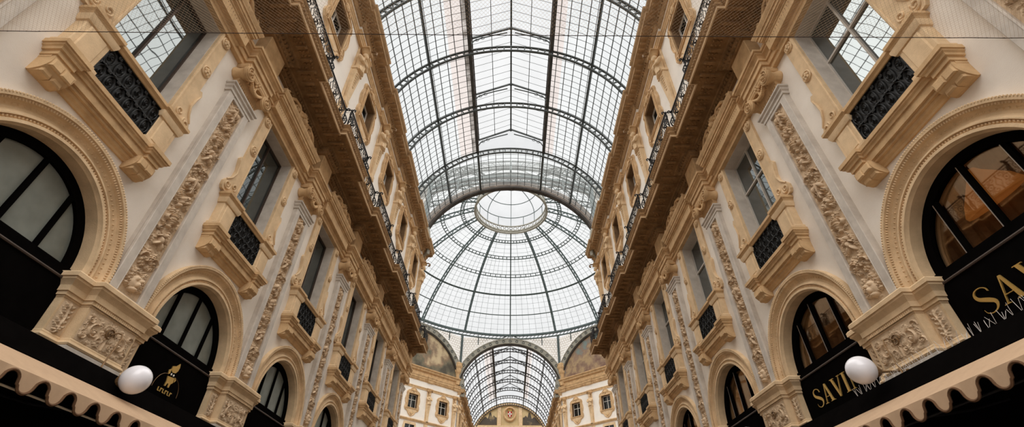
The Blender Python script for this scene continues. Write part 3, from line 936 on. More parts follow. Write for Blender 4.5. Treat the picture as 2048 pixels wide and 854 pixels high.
def make_window(bright_bars):
    zb = 5.85
    t = thing('balustraded_window', '', 'window', (0, 0, 0), 0, 'tall windows over the arches')
    # sill with broken-forward ends
    path = [(-.02, -1.38), (.37, -1.38), (.37, -.86), (.28, -.86), (.28, .86), (.37, .86), (.37, 1.38), (-.02, 1.38)]
    p = MB(zb)
    p.mould(path, [(-.16, 6.27), (-.11, 6.27), (-.11, 6.33), (-.085, 6.335), (-.085, 6.42), (-.05, 6.425), (-.04, 6.47), (-.01, 6.49), (-.01, 6.52), (.015, 6.525), (.015, 6.61), (-.01, 6.63), (-.16, 6.64)])
    p.box(-.02, .2, -1.28, 1.28, 6.28, 6.6)
    p.build('sill', M['stone'], t)
    p = MB(zb)
    p.sprism([(-.02, 6.1), (.04, 6.1), (.05, 6.14), (.09, 6.17), (.1, 6.22), (.15, 6.225), (.15, 6.28), (-.02, 6.28)], -1.26, 1.26)
    p.build('apron', M['stone'], t)
    for s in (-1, 1):
        p = MB(zb); c = s * 1.06
        p.sprism([(-.02, 5.99), (.05, 5.97), (.11, 5.99), (.19, 6.03), (.25, 6.09), (.28, 6.16), (.28, 6.28), (-.02, 6.28)], c - .215, c + .215)
        for q in (-.1, .1):
            p.bbox(.1, .305, c + q - .099, c + q + .099, 6.1, 6.26, .022)
            p.bbox(.0, .22, c + q - .093, c + q + .093, 5.975, 6.085, .025)
        p.build('console', M['stone'], t)
    # parapet piers
    for s in (-1, 1):
        p = MB(zb)
        a, b = sorted((s * .745, s * 1.3))
        p.bbox(-.02, .2, a, b, 6.62, 7.46, .015)
        p.bbox(.19, .225, a + .09, b - .09, 6.74, 7.3, .02)
        p.mould([(-.02, a), (.2, a), (.2, b), (-.02, b)], [(-.05, 7.3), (.03, 7.32), (.06, 7.4), (.06, 7.46), (-.05, 7.47)])
        p.mould([(-.02, a), (.2, a), (.2, b), (-.02, b)], [(-.05, 6.62), (.06, 6.62), (.06, 6.7), (.02, 6.74), (-.05, 6.75)])
        p.build('parapet_pier', M['stone_light'], t)
    scroll_grille(.745, .82, .15, zb, 6.64).build('grille', M['grille'], t, label='black cast iron scroll grille')
    p = MB(zb)
    pr = [(-.02, -1.38), (.27, -1.38), (.27, -.72), (.22, -.72), (.22, .72), (.27, .72), (.27, 1.38), (-.02, 1.38)]
    p.mould(pr, [(-.2, 7.46), (-.02, 7.46), (0, 7.5), (.04, 7.53), (.04, 7.6), (.01, 7.63), (-.2, 7.66)])
    p.box(-.02, .12, -1.3, 1.3, 7.47, 7.64)
    p.build('handrail', M['stone'], t)
    # jamb strips with scrolled feet and rosettes
    for s in (-1, 1):
        p = MB(zb)
        ear = [(.885, 7.64), (1.5, 7.64), (1.55, 7.72), (1.55, 7.86), (1.48, 7.98), (1.38, 8.06), (1.31, 8.2), (1.3, 8.42), (1.36, 8.6), (1.4, 8.78), (1.34, 8.88), (1.26, 8.84), (1.26, 10.74), (.885, 10.74)]
        p.prism([(s * a, b) for a, b in ear], -.02, .075)
        p.bbox(.07, .1, *sorted((s * .9, s * .96)), 7.66, 10.74, .015)
        p.tube(spiral_pts(s * 1.4, 7.83, .13, 1.6, s, pi / 2 + s * .8, .085, 30), [.03 - .015 * i / 30 for i in range(31)], 6)
        p.tube([(.08, s * 1.5, 7.95), (.09, s * 1.36, 8.1), (.09, s * 1.28, 8.3), (.09, s * 1.31, 8.55), (.085, s * 1.36, 8.72)], [.02, .028, .03, .025, .02], 6)
        p.tube(spiral_pts(s * 1.13, 7.95, .1, 1.4, -s, -pi / 2, .085, 26), [.026 - .012 * i / 26 for i in range(27)], 6)
        p.build('jamb', M['stone_light'], t)
        for z in (9.35, 10.55):
            r = MB(zb); rosette(r, s * 1.1, z, .07, .15); r.build('rosette', M['stone_light'], t)
    # marble reveals
    p = MB(zb)
    for s in (-1, 1): p.box(-.45, .0, *sorted((s * .875, s * .899)), 7.62, 10.7)
    p.box(-.45, .0, -.875, .875, 10.68, 10.71)
    p.build('reveal', M['marble'], t, label='grey marble reveal')
    # glazing
    g = MB(zb); g.box(-.40, -.385, -.875, .875, 7.62, 10.68); g.build('pane', M['mirror_bright'] if bright_bars else M['mirror'], t)
    p = MB(zb)
    for s in (-1, 1): p.box(-.39, -.33, *sorted((s * .875, s * .845)), 7.62, 10.68)
    p.box(-.39, -.33, -.875, .875, 10.64, 10.68); p.box(-.39, -.33, -.875, .875, 7.62, 7.67)
    p.box(-.39, -.33, -.022, .022, 7.62, 10.68)
    if bright_bars: p.box(-.39, -.33, -.875, .875, 9.5, 9.55)
    p.build('casement_frame', M['pale_frame'] if bright_bars else M['brown_frame'], t)
    # hood over the lintel and the scrolled crest on it
    hp = [(-.02, -1.46), (.42, -1.46), (.42, 1.46), (-.02, 1.46)]
    h = MB(zb)
    h.mould([(-.02, -1.3), (.14, -1.3), (.14, 1.3), (-.02, 1.3)], [(-.16, 10.7), (0, 10.7), (0, 10.8), (.03, 10.82), (.03, 10.92), (-.16, 10.93)])
    h.mould(hp, [(-.4, 10.9), (-.24, 10.9), (-.24, 10.97), (-.2, 10.98), (-.16, 11.08), (-.16, 11.22), (-.1, 11.23), (-.1, 11.29), (-.03, 11.31), (-.03, 11.36), (0, 11.365), (0, 11.46), (.035, 11.465), (.035, 11.5), (.07, 11.56), (.085, 11.6), (.085, 11.64), (-.4, 11.66)])
    h.box(-.02, .3, -1.4, 1.4, 10.92, 11.62)
    h.build('hood', M['stone'], t)
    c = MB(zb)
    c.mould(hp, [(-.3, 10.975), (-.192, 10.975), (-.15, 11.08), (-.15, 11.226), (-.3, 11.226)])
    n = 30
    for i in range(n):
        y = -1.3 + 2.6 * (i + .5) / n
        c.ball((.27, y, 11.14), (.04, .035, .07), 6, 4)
    c.build('carved_band', M['stone_dark'], t)  # dark stone puts the hood's shade, and some dirt, into the colour
    c = MB(zb)
    for s in (-1, 1):
        c.tube(spiral_pts(s * .52, 11.9, .24, 1.5, s, pi / 2, .34, 34), [.06 - .03 * i / 34 for i in range(35)], 6)
        c.tube([(.34, s * .52, 12.12), (.34, s * .8, 12.05), (.34, s * 1.0, 11.86), (.34, s * 1.2, 11.78), (.34, s * 1.36, 11.72)], [.06, .06, .05, .06, .05], 6)
        c.tube(spiral_pts(s * 1.2, 11.8, .12, 1.3, -s, pi / 2, .36, 22), [.035 - .015 * i / 22 for i in range(23)], 6)
        c.ball((.36, s * .52, 11.9), .08, 8, 5)
        for q in range(4): c.ball((.32, s * (.12 + .05 * q), 11.75 + .1 * q), (.1, .09, .07), 7, 5)
        c.prism([(s * a, b) for a, b in ((.1, 11.64), (1.36, 11.64), (1.3, 11.74), (.95, 11.82), (.75, 12.0), (.5, 12.08), (.1, 12.1))], 0, .3)
    for q in range(7):
        a = pi * (q + .5) / 7
        c.ball((.36, .17 * cos(a), 11.95 + .2 * sin(a)), (.07, .05, .1), 7, 5, a - pi / 2)
    c.ball((.4, 0, 11.9), (.1, .12, .12), 8, 6)
    c.build('crest', M['stone'], t)
    return t

# ------------------------------------------------------------------ arched shop windows
def make_arch(kind):
    zb = 2.3
    t = thing('arched_shop_window', '', 'window', (0, 0, 0), 0, 'arched shop windows')
    p = MB(zb)
    p.archsweep([(1.30, -.42), (1.42, -.3), (1.415, .02), (1.44, .05), (1.45, .085), (1.50, .085), (1.505, .045), (1.56, .045), (1.565, .085), (1.59, .085), (1.6, .05), (1.64, .02), (1.69, .01), (1.735, .025), (1.765, .055), (1.78, .1), (1.82, .115), (1.825, .145), (1.885, .15), (1.892, -.02), (1.5, -.05)], ARCH_Z, .06, 56)
    b = p
    for i in range(88):
        a = pi * (i + .5) / 88
        b.ball((.05, 1.533 * cos(a), ARCH_Z + 1.533 * sin(a)), (.026, .018, .02), 6, 4)
    for i in range(120):
        a = pi * (i + .5) / 120
        b.ball((.14, 1.878 * cos(a), ARCH_Z + 1.878 * sin(a)), (.022, .017, .024), 6, 4, a - pi / 2)
        b.ball((.105, 1.80 * cos(a + .013), ARCH_Z + 1.80 * sin(a + .013)), (.022, .014, .03), 5, 4, a - pi / 2)
        if i % 2: b.ball((.022, 1.73 * cos(a), ARCH_Z + 1.73 * sin(a)), (.016, .018, .022), 5, 4, a - pi / 2)
    p.build('archivolt', M['stone_light'], t)
    f = MB(zb)
    f.archsweep([(1.415, -.3), (1.415, -.2), (1.26, -.2), (1.26, -.3)], ARCH_Z, 0, 40)
    f.box(-.3, -.16, -1.41, 1.41, 3.99, 4.08)
    f.box(-.3, -.1, -1.41, 1.41, 3.90, 3.96)
    f.build('frame', M['black'], t)
    for s in (-.7, 0, .7):
        f = MB(zb); z1 = ARCH_Z + sqrt(1.27 ** 2 - s * s)
        f.box(-.28, -.21, s - .036, s + .036, 4.04, z1)
        m = f.build('mullion', M['black'], t)
        if kind == 'brown':
            e = MB(zb); e.box(-.212, -.202, s - .042, s - .03, 4.05, z1 - .01); e.build('silver_edge', M['silver'], m)
    g = MB(zb)
    n = 32; pts = [(1.31 * cos(pi * i / n), ARCH_Z + 1.31 * sin(pi * i / n)) for i in range(n + 1)]
    g.prism(pts, -.28, -.265)
    g.build('pane', M['blind'] if kind == 'grey' else M['shopglass'], t)
    return t

def letter_polys(ch):
    """serif capitals with strong contrast in a box of height 1; lists of polygons"""
    th, tn, sf = .17, .028, .03
    def rect(x0, x1, y0, y1): return [(x0, y0), (x1, y0), (x1, y1), (x0, y1)]
    if ch == 'I': return .42, [rect(.125, .125 + th, 0, 1), rect(.02, .40, 0, sf), rect(.02, .40, 1 - sf, 1)]
    if ch == 'A': return .92, [[(.40, 1.0), (.50, 1.0), (.84, 0), (.66, 0)], [(.40, 1.0), (.44, .93), (.145, 0), (.11, 0)], rect(.21, .70, .3, .3 + tn), rect(.0, .26, 0, sf), rect(.55, .94, 0, sf)]
    if ch == 'V': return .92, [[(.08, 1), (.26, 1), (.52, .0), (.42, .0)], [(.80, 1), (.835, 1), (.52, 0), (.47, .06)], rect(0, .37, 1 - sf, 1), rect(.68, .94, 1 - sf, 1)]
    if ch == 'N': return .98, [rect(.14, .17, 0, 1), rect(.80, .83, 0, 1), [(.10, 1), (.27, 1), (.83, 0), (.78, 0)], rect(.03, .28, 0, sf), rect(.03, .2, 1 - sf, 1), rect(.7, .93, 1 - sf, 1)]
    if ch == 'S':
        path = [(.56, .74), (.53, .87), (.43, .96), (.30, .985), (.17, .95), (.09, .85), (.09, .73), (.16, .62), (.30, .53), (.44, .44), (.55, .34), (.57, .22), (.50, .09), (.37, .02), (.24, .02), (.12, .10), (.07, .26)]
        wd = [.015, .022, .03, .035, .045, .065, .095, .13, .155, .155, .13, .095, .06, .04, .035, .025, .015]
        def cr(v, u):
            i = min(int(u), len(v) - 2); f = u - i
            p0, p1, p2, p3 = v[max(i - 1, 0)], v[i], v[i + 1], v[min(i + 2, len(v) - 1)]
            return .5 * (2 * p1 + (p2 - p0) * f + (2 * p0 - 5 * p1 + 4 * p2 - p3) * f * f + (3 * p1 - p0 - 3 * p2 + p3) * f ** 3)
        us = [k * .25 for k in range(4 * (len(path) - 1) + 1)]
        path, wd = [(cr([q[0] for q in path], u), cr([q[1] for q in path], u)) for u in us], [cr(wd, u) for u in us]
        L, R = [], []
        for i, (x, y) in enumerate(path):
            a = path[max(i - 1, 0)]; b = path[min(i + 1, len(path) - 1)]
            l = hypot(b[0] - a[0], b[1] - a[1]); nx, ny = -(b[1] - a[1]) / l, (b[0] - a[0]) / l
            L.append((x + nx * wd[i] / 2, y + ny * wd[i] / 2)); R.append((x - nx * wd[i] / 2, y - ny * wd[i] / 2))
        polys = []
        for i in range(len(path) - 1): polys.append([L[i], L[i + 1], R[i + 1], R[i]])
        polys += [[(.54, .70), (.60, .70), (.60, .95), (.575, .95)], [(.04, .04), (.065, .04), (.1, .3), (.04, .3)]]
        return .82, [[(x * 1.26, y) for x, y in pl] for pl in polys]

def make_fascia(side, y, label, letters=None, emblem=False):
    zb = 2.3
    t = thing('shop_fascia', label, 'sign', at(side, y, zb), rot(side), 'black shop fascias under the arches')
    p = MB(zb); p.box(-.2, -.1, -1.4, 1.4, 2.3, 3.9); p.box(-.2, -.04, -1.4, 1.4, 2.3, 2.45)
    p.build('panel', M['black'], t)
    p = MB(zb); p.mould([(-.18, -1.39), (-.09, -1.39), (-.09, 1.39), (-.18, 1.39)], [(-.05, 3.84), (.012, 3.84), (.02, 3.86), (.012, 3.88), (-.05, 3.88)])
    p.build('bead', M['brown_frame'], t)
    if letters:
        h = .395; gap = .045
        dims = [letter_polys(c) for c in letters]
        W = sum(a for a, _ in dims) * h + gap * (len(letters) - 1)
        x = -W / 2
        for c, (w, polys) in zip(letters, dims):
            p = MB(zb)
            for k, poly in enumerate(polys):
                p.prism([(x + a * h, 3.12 + b * h) for a, b in poly], -.1, -.075 - .0004 * k)
            p.build('letter', M['gold'], t)
            x += w * h + gap
    if emblem:
        p = MB(zb)
        p.prism([(-.10, 3.62), (.02, 3.66), (.10, 3.74), (.13, 3.66), (.12, 3.58), (.07, 3.52), (-.03, 3.50), (-.1, 3.54)], -.1, -.08)
        p.prism([(-.16, 3.52), (-.10, 3.56), (-.09, 3.46), (-.14, 3.43)], -.1, -.082)
        p.prism([(-.12, 3.40), (.1, 3.42), (.12, 3.32), (.07, 3.28), (.06, 3.2), (.02, 3.2), (.0, 3.27), (-.04, 3.27), (-.06, 3.2), (-.1, 3.2), (-.09, 3.3)], -.1, -.081)
        p.prism([(.12, 3.44), (.19, 3.40), (.15, 3.34)], -.1, -.083)
        p.build('emblem', M['gold'], t)
        p = MB(zb)
        for s in (-.035, .05): p.ball((-.085, s, 3.46), (.015, .022, .026), 6, 4)
        p.build('emblem_dot', M['white'], t)
        p = MB(zb)
        for k in range(6):
            x = -.24 + .085 * k
            p.prism([(x, 3.06), (x + .02, 3.06), (x + .02, 3.14), (x, 3.14)], -.1, -.085)
            if k % 2 == 0: p.prism([(x, 3.06), (x + .055, 3.06), (x + .055, 3.075), (x, 3.075)], -.1, -.086)
            else: p.prism([(x + .02, 3.12), (x + .06, 3.12), (x + .06, 3.14), (x + .02, 3.14)], -.1, -.086)
        p.build('lettering', M['gold'], t)
        p = MB(zb)
        for s in (-1, 1):
            p.tube([(-.09, s * (.12 + .32 * sin(a)), 3.44 - .34 * (1 - cos(a))) for a in [i * .16 for i in range(11)]], .006, 4)
        p.build('ornament_line', M['brass'], t)
    return t

# ------------------------------------------------------------------ attic windows and herms
def ray_poly(poly, c, a):
    best = None; dx, dz = cos(a), sin(a)
    n = len(poly)
    for i in range(n):
        (x0, z0), (x1, z1) = poly[i], poly[(i + 1) % n]
        ex, ez = x1 - x0, z1 - z0
        den = dx * ez - dz * ex
        if abs(den) < 1e-9: continue
        t = ((x0 - c[0]) * ez - (z0 - c[1]) * ex) / den
        u = ((x0 - c[0]) * dz - (z0 - c[1]) * dx) / den
        if t > 0 and -1e-6 <= u <= 1 + 1e-6 and (best is None or t > best): best = t
    return best
def ring_plate(mb, outer, inner, c, d0, d1, n=96):
    angs = sorted(set([round(2 * pi * i / n, 5) for i in range(n)] + [round(atan2(z - c[1], x - c[0]) % (2 * pi), 5) for x, z in inner]))
    vs = []
    for a in angs:
        ro = ray_poly(outer, c, a); ri = ray_poly(inner, c, a)
        for r, d in ((ri, d0), (ri, d1), (ro, d1), (ro, d0)):
            vs.append((d, c[0] + r * cos(a), c[1] + r * sin(a)))
    m = len(angs); fs = []
    for i in range(m):
        j = (i + 1) % m
        for k in range(3): fs.append((4 * i + k, 4 * i + k + 1, 4 * j + k + 1, 4 * j + k))
    mb.add(vs, fs)
def cartouche(k=1.0, dz=0.0):
    h = [(0, 19.86), (.22, 19.84), (.42, 19.72), (.55, 19.52), (.80, 19.47), (1.0, 19.32), (1.08, 19.08), (1.02, 18.86), (1.12, 18.6), (1.18, 18.25), (1.12, 17.9), (1.02, 17.7), (1.12, 17.5), (1.16, 17.2), (1.02, 16.95), (.8, 16.88), (.62, 16.78), (.5, 16.52), (.28, 16.36), (0, 16.24)]
    c = (0, 18.1)
    full = h + [(-a, b) for a, b in h[-2:0:-1]]
    return [(c[0] + (a - c[0]) * k, c[1] + (b - c[1]) * k + dz) for a, b in full]
def make_attic_window():
    zb = 16.2
    t = thing('attic_window', '', 'window', (0, 0, 0), 0, 'attic windows under the roof')
    rect = lambda h, b, tp: [(-h, b), (h, b), (h, tp), (-h, tp)]
    p = MB(zb); ring_plate(p, cartouche(), rect(AT_H, AT_B, AT_T), (0, 18.1), -.02, .07)
    p.build('surround', M['stone_light'], t)
    p = MB(zb)
    oc = cartouche(.955)
    p.tube([(.075, a, b) for a, b in oc], .04, 6, True)
    oc = cartouche(.84)
    p.tube([(.07, a, b) for a, b in oc], .025, 5, True)
    p.build('raised_border', M['stone'], t)
    p = MB(zb)
    ring_plate(p, rect(AT_H + .14, AT_B - .14, AT_T + .14), rect(AT_H, AT_B, AT_T), (0, 18.1), .06, .12, 8)
    ring_plate(p, rect(AT_H + .05, AT_B - .05, AT_T + .05), rect(AT_H, AT_B, AT_T), (0, 18.1), .11, .15, 8)
    for s in (-1, 1):
        p.tube(spiral_pts(s * .95, 19.1, .13, 1.3, s, pi / 2, .1, 20), .03, 5)
        p.tube(spiral_pts(s * .93, 17.15, .13, 1.3, -s, -pi / 2, .1, 20), .03, 5)
    p.ball((.1, 0, 19.5), (.08, .2, .22), 8, 6); p.ball((.1, 0, 16.65), (.07, .2, .2), 8, 6)
    for s in (-1, 1):
        for q in range(3): p.ball((.1, s * (.16 + .12 * q), 19.52 - .04 * q), (.06, .07, .1), 6, 4)
    p.build('inner_frame', M['stone'], t)
    p = MB(zb)
    for s in (-1, 1): p.box(-.36, .08, *sorted((s * (AT_H - .025), s * (AT_H - .001))), AT_B, AT_T)
    p.box(-.36, .08, -AT_H, AT_H, AT_T - .025, AT_T - .001); p.box(-.36, .08, -AT_H, AT_H, AT_B + .001, AT_B + .02)
    p.build('reveal', M['reveal_shade'], t, label='window reveal with painted-in shade')
    g = MB(zb); g.box(-.34, -.325, -AT_H, AT_H, AT_B, AT_T); g.build('pane', M['mirror_dark'], t)
    f = MB(zb)
    for s in (-1, 1): f.box(-.33, -.26, *sorted((s * AT_H, s * (AT_H - .07))), AT_B, AT_T)
    f.box(-.33, -.26, -AT_H, AT_H, AT_T - .07, AT_T); f.box(-.33, -.26, -AT_H, AT_H, AT_B, AT_B + .07)
    f.box(-.33, -.27, -.03, .03, AT_B, AT_T); f.box(-.33, -.27, -AT_H, AT_H, 18.35, 18.4)
    f.build('casement_frame', M['white'], t)
    return t

def make_herm():
    zb = 16.0
    t = thing('herm', '', 'statue', (0, 0, 0), 0, 'herms between the attic windows')
    p = MB(zb)
    p.bbox(-.02, .05, -.31, .31, 13.05, 19.86, .02)
    for s in (-1, 1): p.bbox(.04, .08, s * .25 - .03, s * .25 + .03, 13.1, 19.8, .015)
    p.build('backing_pilaster', M['stone_light'], t)
    # tapered shaft
    p = MB(zb)
    vs = []
    for z, w, d in ((15.9, .2, .2), (16.2, .2, .2), (16.2, .17, .17), (18.1, .29, .27), (18.1, .33, .31), (18.25, .33, .31)):
        vs.append((z, w, d))
    for (z0, w0, d0), (z1, w1, d1) in zip(vs[:-1], vs[1:]):
        if z1 - z0 < 1e-6: continue
        p.add([(0, -w0, z0), (d0, -w0, z0), (d0, w0, z0), (0, w0, z0), (0, -w1, z1), (d1, -w1, z1), (d1, w1, z1), (0, w1, z1)],
              [(0, 3, 2, 1), (4, 5, 6, 7), (0, 1, 5, 4), (1, 2, 6, 5), (2, 3, 7, 6), (3, 0, 4, 7)])
    for q in range(7):
        z = 17.1 + .14 * q
        p.ball((.2 + .012 * q, 0, z), (.06, .1 + .012 * q, .08), 7, 5)
    p.build('tapered_shaft', M['stone_light'], t)
    # figure: one closed surface made by remeshing the joined body
    b = MB(zb)
    secs = [(18.15, .27, .20, .17), (18.35, .26, .2, .18), (18.6, .28, .2, .2), (18.85, .34, .21, .21), (19.0, .37, .2, .21), (19.1, .33, .17, .21), (19.18, .15, .12, .22), (19.26, .10, .1, .25)]
    n = 20; vs = []; fs = []
    for z, w, d, cx in secs:
        for i in range(n):
            a = 2 * pi * i / n
            vs.append((cx + d * cos(a), w * sin(a), z))
    for k in range(len(secs) - 1):
        for i in range(n):
            j = (i + 1) % n
            fs.append((k * n + i, k * n + j, (k + 1) * n + j, (k + 1) * n + i))
    fs += [tuple(range(n))[::-1], tuple((len(secs) - 1) * n + i for i in range(n))]
    b.add(vs, fs)
    b.ball((.33, 0, 19.42), (.135, .115, .155), 14, 10)
    b.ball((.46, 0, 19.4), (.035, .025, .045), 8, 6)
    b.ball((.43, 0, 19.47), (.03, .085, .025), 8, 6)
    b.ball((.42, 0, 19.31), (.07, .075, .085), 10, 6)
    b.ball((.30, 0, 19.52), (.15, .14, .1), 12, 8)
    for s in (-1, 1):
        b.ball((.3, s * .12, 19.42), (.07, .04, .09), 8, 6)
        b.tube([(.21, s * .33, 19.02), (.3, s * .4, 18.85), (.4, s * .3, 18.68), (.46, s * .08, 18.72 + s * .05), (.45, -s * .12, 18.82 + s * .05)], [.1, .1, .09, .075, .06], 10)
        b.ball((.45, -s * .15, 18.84 + s * .05), (.05, .06, .05), 8, 6)
    for q in range(5):
        b.tube([(.3, -.3 + .05 * q, 18.98 - .05 * q), (.42, -.05, 18.62 - .09 * q + .05), (.36, .26, 18.38 - .05 * q)], [.03, .04, .03], 6)
        b.tube([(.34, .28 - .04 * q, 18.95 - .05 * q), (.43, .05, 18.55 - .08 * q), (.34, -.26, 18.36 - .05 * q)], [.025, .035, .025], 6)
    tmp = b.build('tmp_body', M['stone'], None)
    md = tmp.modifiers.new('r', 'REMESH'); md.mode = 'VOXEL'; md.voxel_size = .024; md.use_smooth_shade = True
    dg = bpy.context.evaluated_depsgraph_get()
    me = bpy.data.meshes.new_from_object(tmp.evaluated_get(dg))
    me.name = 'figure'
    bpy.data.objects.remove(tmp)
    me.materials.clear(); me.materials.append(M['stone_light'])
    me.shade_smooth()
    o = bpy.data.objects.new('figure', me); COL.objects.link(o); o.parent = t
    # leafy capital on the head and the scrolled bracket that juts out
    p = MB(zb)
    p.lathe([(.13, 0), (.16, .06), (.2, .14), (.26, .2), (.26, .25)], 14, (.26, 0, 19.58))
    p.box(0, .5, -.3, .3, 19.8, 19.88)
    p.build('capital', M['stone'], t)
    p = MB(zb)
    p.tube([(.3, 0, 19.72), (.5, 0, 19.86), (.68, 0, 19.84), (.8, 0, 19.72), (.78, 0, 19.6), (.7, 0, 19.58), (.67, 0, 19.66)], [.05, .055, .05, .05, .05, .045, .04], 8)
    p.ball((.7, 0, 19.65), .05, 8, 6)
    p.build('bracket', M['brass'], t, label='dark curled bracket')
    return t

# prototypes first, then copies
first = {}
PIL = make_pilaster(); ARC = {'grey': make_arch('grey'), 'brown': make_arch('brown')}
WIN = {False: make_window(False), True: make_window(True)}
ATT = make_attic_window(); HER = make_herm()
TREE = proto_tree(None)
used = set()
def place(proto, label, loc, rz, group=None):
    if proto.name not in used:
        used.add(proto.name)
        proto.location = loc; proto.rotation_euler = (0, 0, rz); proto['label'] = label
        if group: proto['group'] = group
        return proto
    return dup(proto, label, loc, rz, TREE, group)

for side, sn in SIDES:
    k = 'grey' if side < 0 else 'brown'
    glass = 'grey-paned' if side < 0 else 'brown-paned'
    for i in range(4):
        lab = '%s arched shop window in the %s facade, %s from the camera' % (glass, sn, ORD[i])
        place(ARC[k], lab, at(side, BAYS[i], 2.3), rot(side), 'arched shop windows on the %s' % sn)
    for i in range(6):
        lab = 'tall stone window with black grille on the %s facade, %s from the camera' % (sn, ORD[i])
        place(WIN[side > 0], lab, at(side, BAYS[i], 5.85), rot(side), 'tall windows on the %s' % sn)
    for i, a in enumerate(AXES):
        if i == 0: lab = 'carved pilaster cut by the top %s corner of the picture, before the first arch' % sn
        elif i < 6: lab = 'carved grey pilaster on the %s facade between its %s and %s tall windows' % (sn, ORD[i - 1], ORD[i])
        else: lab = 'last carved pilaster at the far end of the %s facade beside the octagon' % sn
        place(PIL, lab, at(side, min(a, YEND - .98), 2.3), rot(side), 'carved pilasters on the %s' % sn)
    for i in range(1, 6):
        place(ATT, 'curvy framed attic window above the %s balcony, %s from the camera' % (sn, ORD[i - 1]), at(side, BAYS[i], 16.2), rot(side), 'attic windows on the %s' % sn)
    for i in range(2, 7):
        place(HER, 'stone herm above the %s balcony, %s from the camera' % (sn, ORD[i - 2]), at(side, min(AXES[i], YEND - .5), 16.0), rot(side), 'herms on the %s' % sn)

make_fascia(-1, BAYS[0], 'plain black shop fascia under the nearest arch on the left')
make_fascia(-1, BAYS[1], 'black shop fascia with a gold emblem under the second left arch', emblem=True)
make_fascia(1, BAYS[0], 'black shop fascia with big gold serif letters under the nearest right arch', letters='SAVINI')
make_fascia(1, BAYS[1], 'black fascia with smaller looking gold letters behind the right globe lamp', letters='SAVINI')
make_fascia(-1, BAYS[2], 'plain black shop fascia under the third left arch')
make_fascia(1, BAYS[2], 'plain black shop fascia under the third right arch')

# rooms behind the brown panes on the right
for i in range(4):
    y = BAYS[i]
    mb = MB()
    x0, x1 = WX + .52, WX + .70
    mb.box(WX + .68, WX + .70, y - 1.6, y + 1.6, 3.0, 5.9)
    struct(lifted(mb), 'wall_shop_interior_%d' % (i + 1), M['brown_room'])
    d = MB(3.95)
    n = 40
    vs = []
    for k in range(n + 1):
        s = -1.38 + 2.76 * k / n
        vs += [(-.58 + .035 * sin(k * 1.9) , s, 3.95), (-.6 + .03 * sin(k * 1.9 + .6), s * .98, 5.5)]
    d.add(vs, [(2 * k, 2 * k + 2, 2 * k + 3, 2 * k + 1) for k in range(n)])
    vs2 = [(a - .02, b, c) for a, b, c in vs]
    o = d.build('drape', M['drape'], None)
    o.location = at(1, y, 3.95); o.rotation_euler = (0, 0, pi)
    tag(o, 'brown pleated drape behind the panes of the %s right arch from the camera' % ORD[i], 'curtain', 'drapes behind the right arches')
L1 = MB(4.7)
L1.lathe([(.02, .62), (.05, .6), (.1, .5), (.3, .2), (.36, .05), (.34, .0), (.28, .04), (.02, .1)], 24, (0, 0, 4.7))
L2 = MB(4.7)
o = L1.build('pendant_shade', M['amber'], None)
o.location = at(1, BAYS[0] + .05, 4.6); o.location.x += .42
o.scale = (.25, 1.5, 1.1)
tag(o, 'amber lamp shade glowing behind the brown panes of the nearest right arch', 'lamp')

# ------------------------------------------------------------------ shop canopies, awnings, globes
def awning(side, sn):
    zb = 1.65; ya, yb = 1.6, 11.6
    t = thing('scalloped_awning', 'cream canvas awning with brown scalloped edge along the bottom %s' % sn, 'awning', (side * WX, (ya + yb) / 2, E + zb), 0, 'scalloped awnings')
    yc = (ya + yb) / 2
    pitch = .445; n = int((yb - ya) / pitch)
    f = MB(zb); edge = []
    rows = []
    prof = [(.82, 2.33), (1.1, 2.16), (1.36, 1.99), (1.44, 1.95)]
    m = n * 24
    for i in range(m + 1):
        y = ya + (yb - ya) * i / m - yc
        ph = (i % 24) / 24
        # tall round arches with a narrow rounded drop between them
        c_ = -cos(2 * pi * ph) - .08
        z = 1.815 + .105 * math.copysign(abs(c_) ** .5, c_) + (.022 * math.exp(-((ph - .80) / .03) ** 2) if c_ < 0 else 0)
        rows.append([(d, y, zz) for d, zz in prof] + [(1.45, y, z)])
        edge.append((1.455, y, z))
    k = len(rows[0]); vs = [p for r in rows for p in r]
    f.add(vs, [(i * k + j, i * k + j + 1, (i + 1) * k + j + 1, (i + 1) * k + j) for i in range(m) for j in range(k - 1)])
    f.build('canvas', M['awning'], t, side > 0)
    e = MB(zb); e.tube(edge, .018, 5); e.build('scalloped_braid', M['awning_trim'], t, side > 0)
    b = MB(zb); b.tube([(1.33, ya - yc, 1.76), (1.33, yb - yc, 1.76)], .014, 6); b.build('front_bar', M['metal_bar' if side < 0 else 'iron'], t, side > 0)
    for y in (ya + .4, yc, yb - .4):
        a = MB(zb); a.tube([(.08, y - yc, 2.0), (.7, y - yc, 1.85), (1.33, y - yc, 1.76)], .015, 6); a.build('folding_arm', M['iron'], t, side > 0)
    # black cassette over the fabric
    c = MB(2.26)
    y0, y1 = 2.0, YEND - 1
    c.sprism([(.0, 2.28), (.84, 2.28), (.86, 2.32), (.82, 2.36), (.66, 2.64), (.62, 2.68), (0, 2.68)], y0, y1)
    o = c.build('awning_cassette', M['black'], None, side > 0)
    o.location = (side * WX, 0, E + 2.26)
    tag(o, 'long black canopy box above the %s awning, running past every shop' % sn, 'canopy', 'black canopy boxes')
    return t
for side, sn in SIDES: awning(side, sn)

# bird spikes on the right ledge
sp = MB()
y = 4.4
while y < 8.9:
    for a in (-.35, .0, .35):
        h = random.uniform(.12, .2)
        sp.tube([(.55, y, 0), (.55 + random.uniform(-.05, .05), y + a * h + random.uniform(-.01, .01), h)], .003, 4)
    y += .13
sp.beam((.55, 4.4, .005), (.55, 8.9, .005), .04, .01)
o = sp.build('bird_spikes', M['spike'], None, True)
o.location = (WX, 0, E + 2.682)
tag(o, 'thin white bird spikes on the ledge below the nearest right fascia', 'spikes')

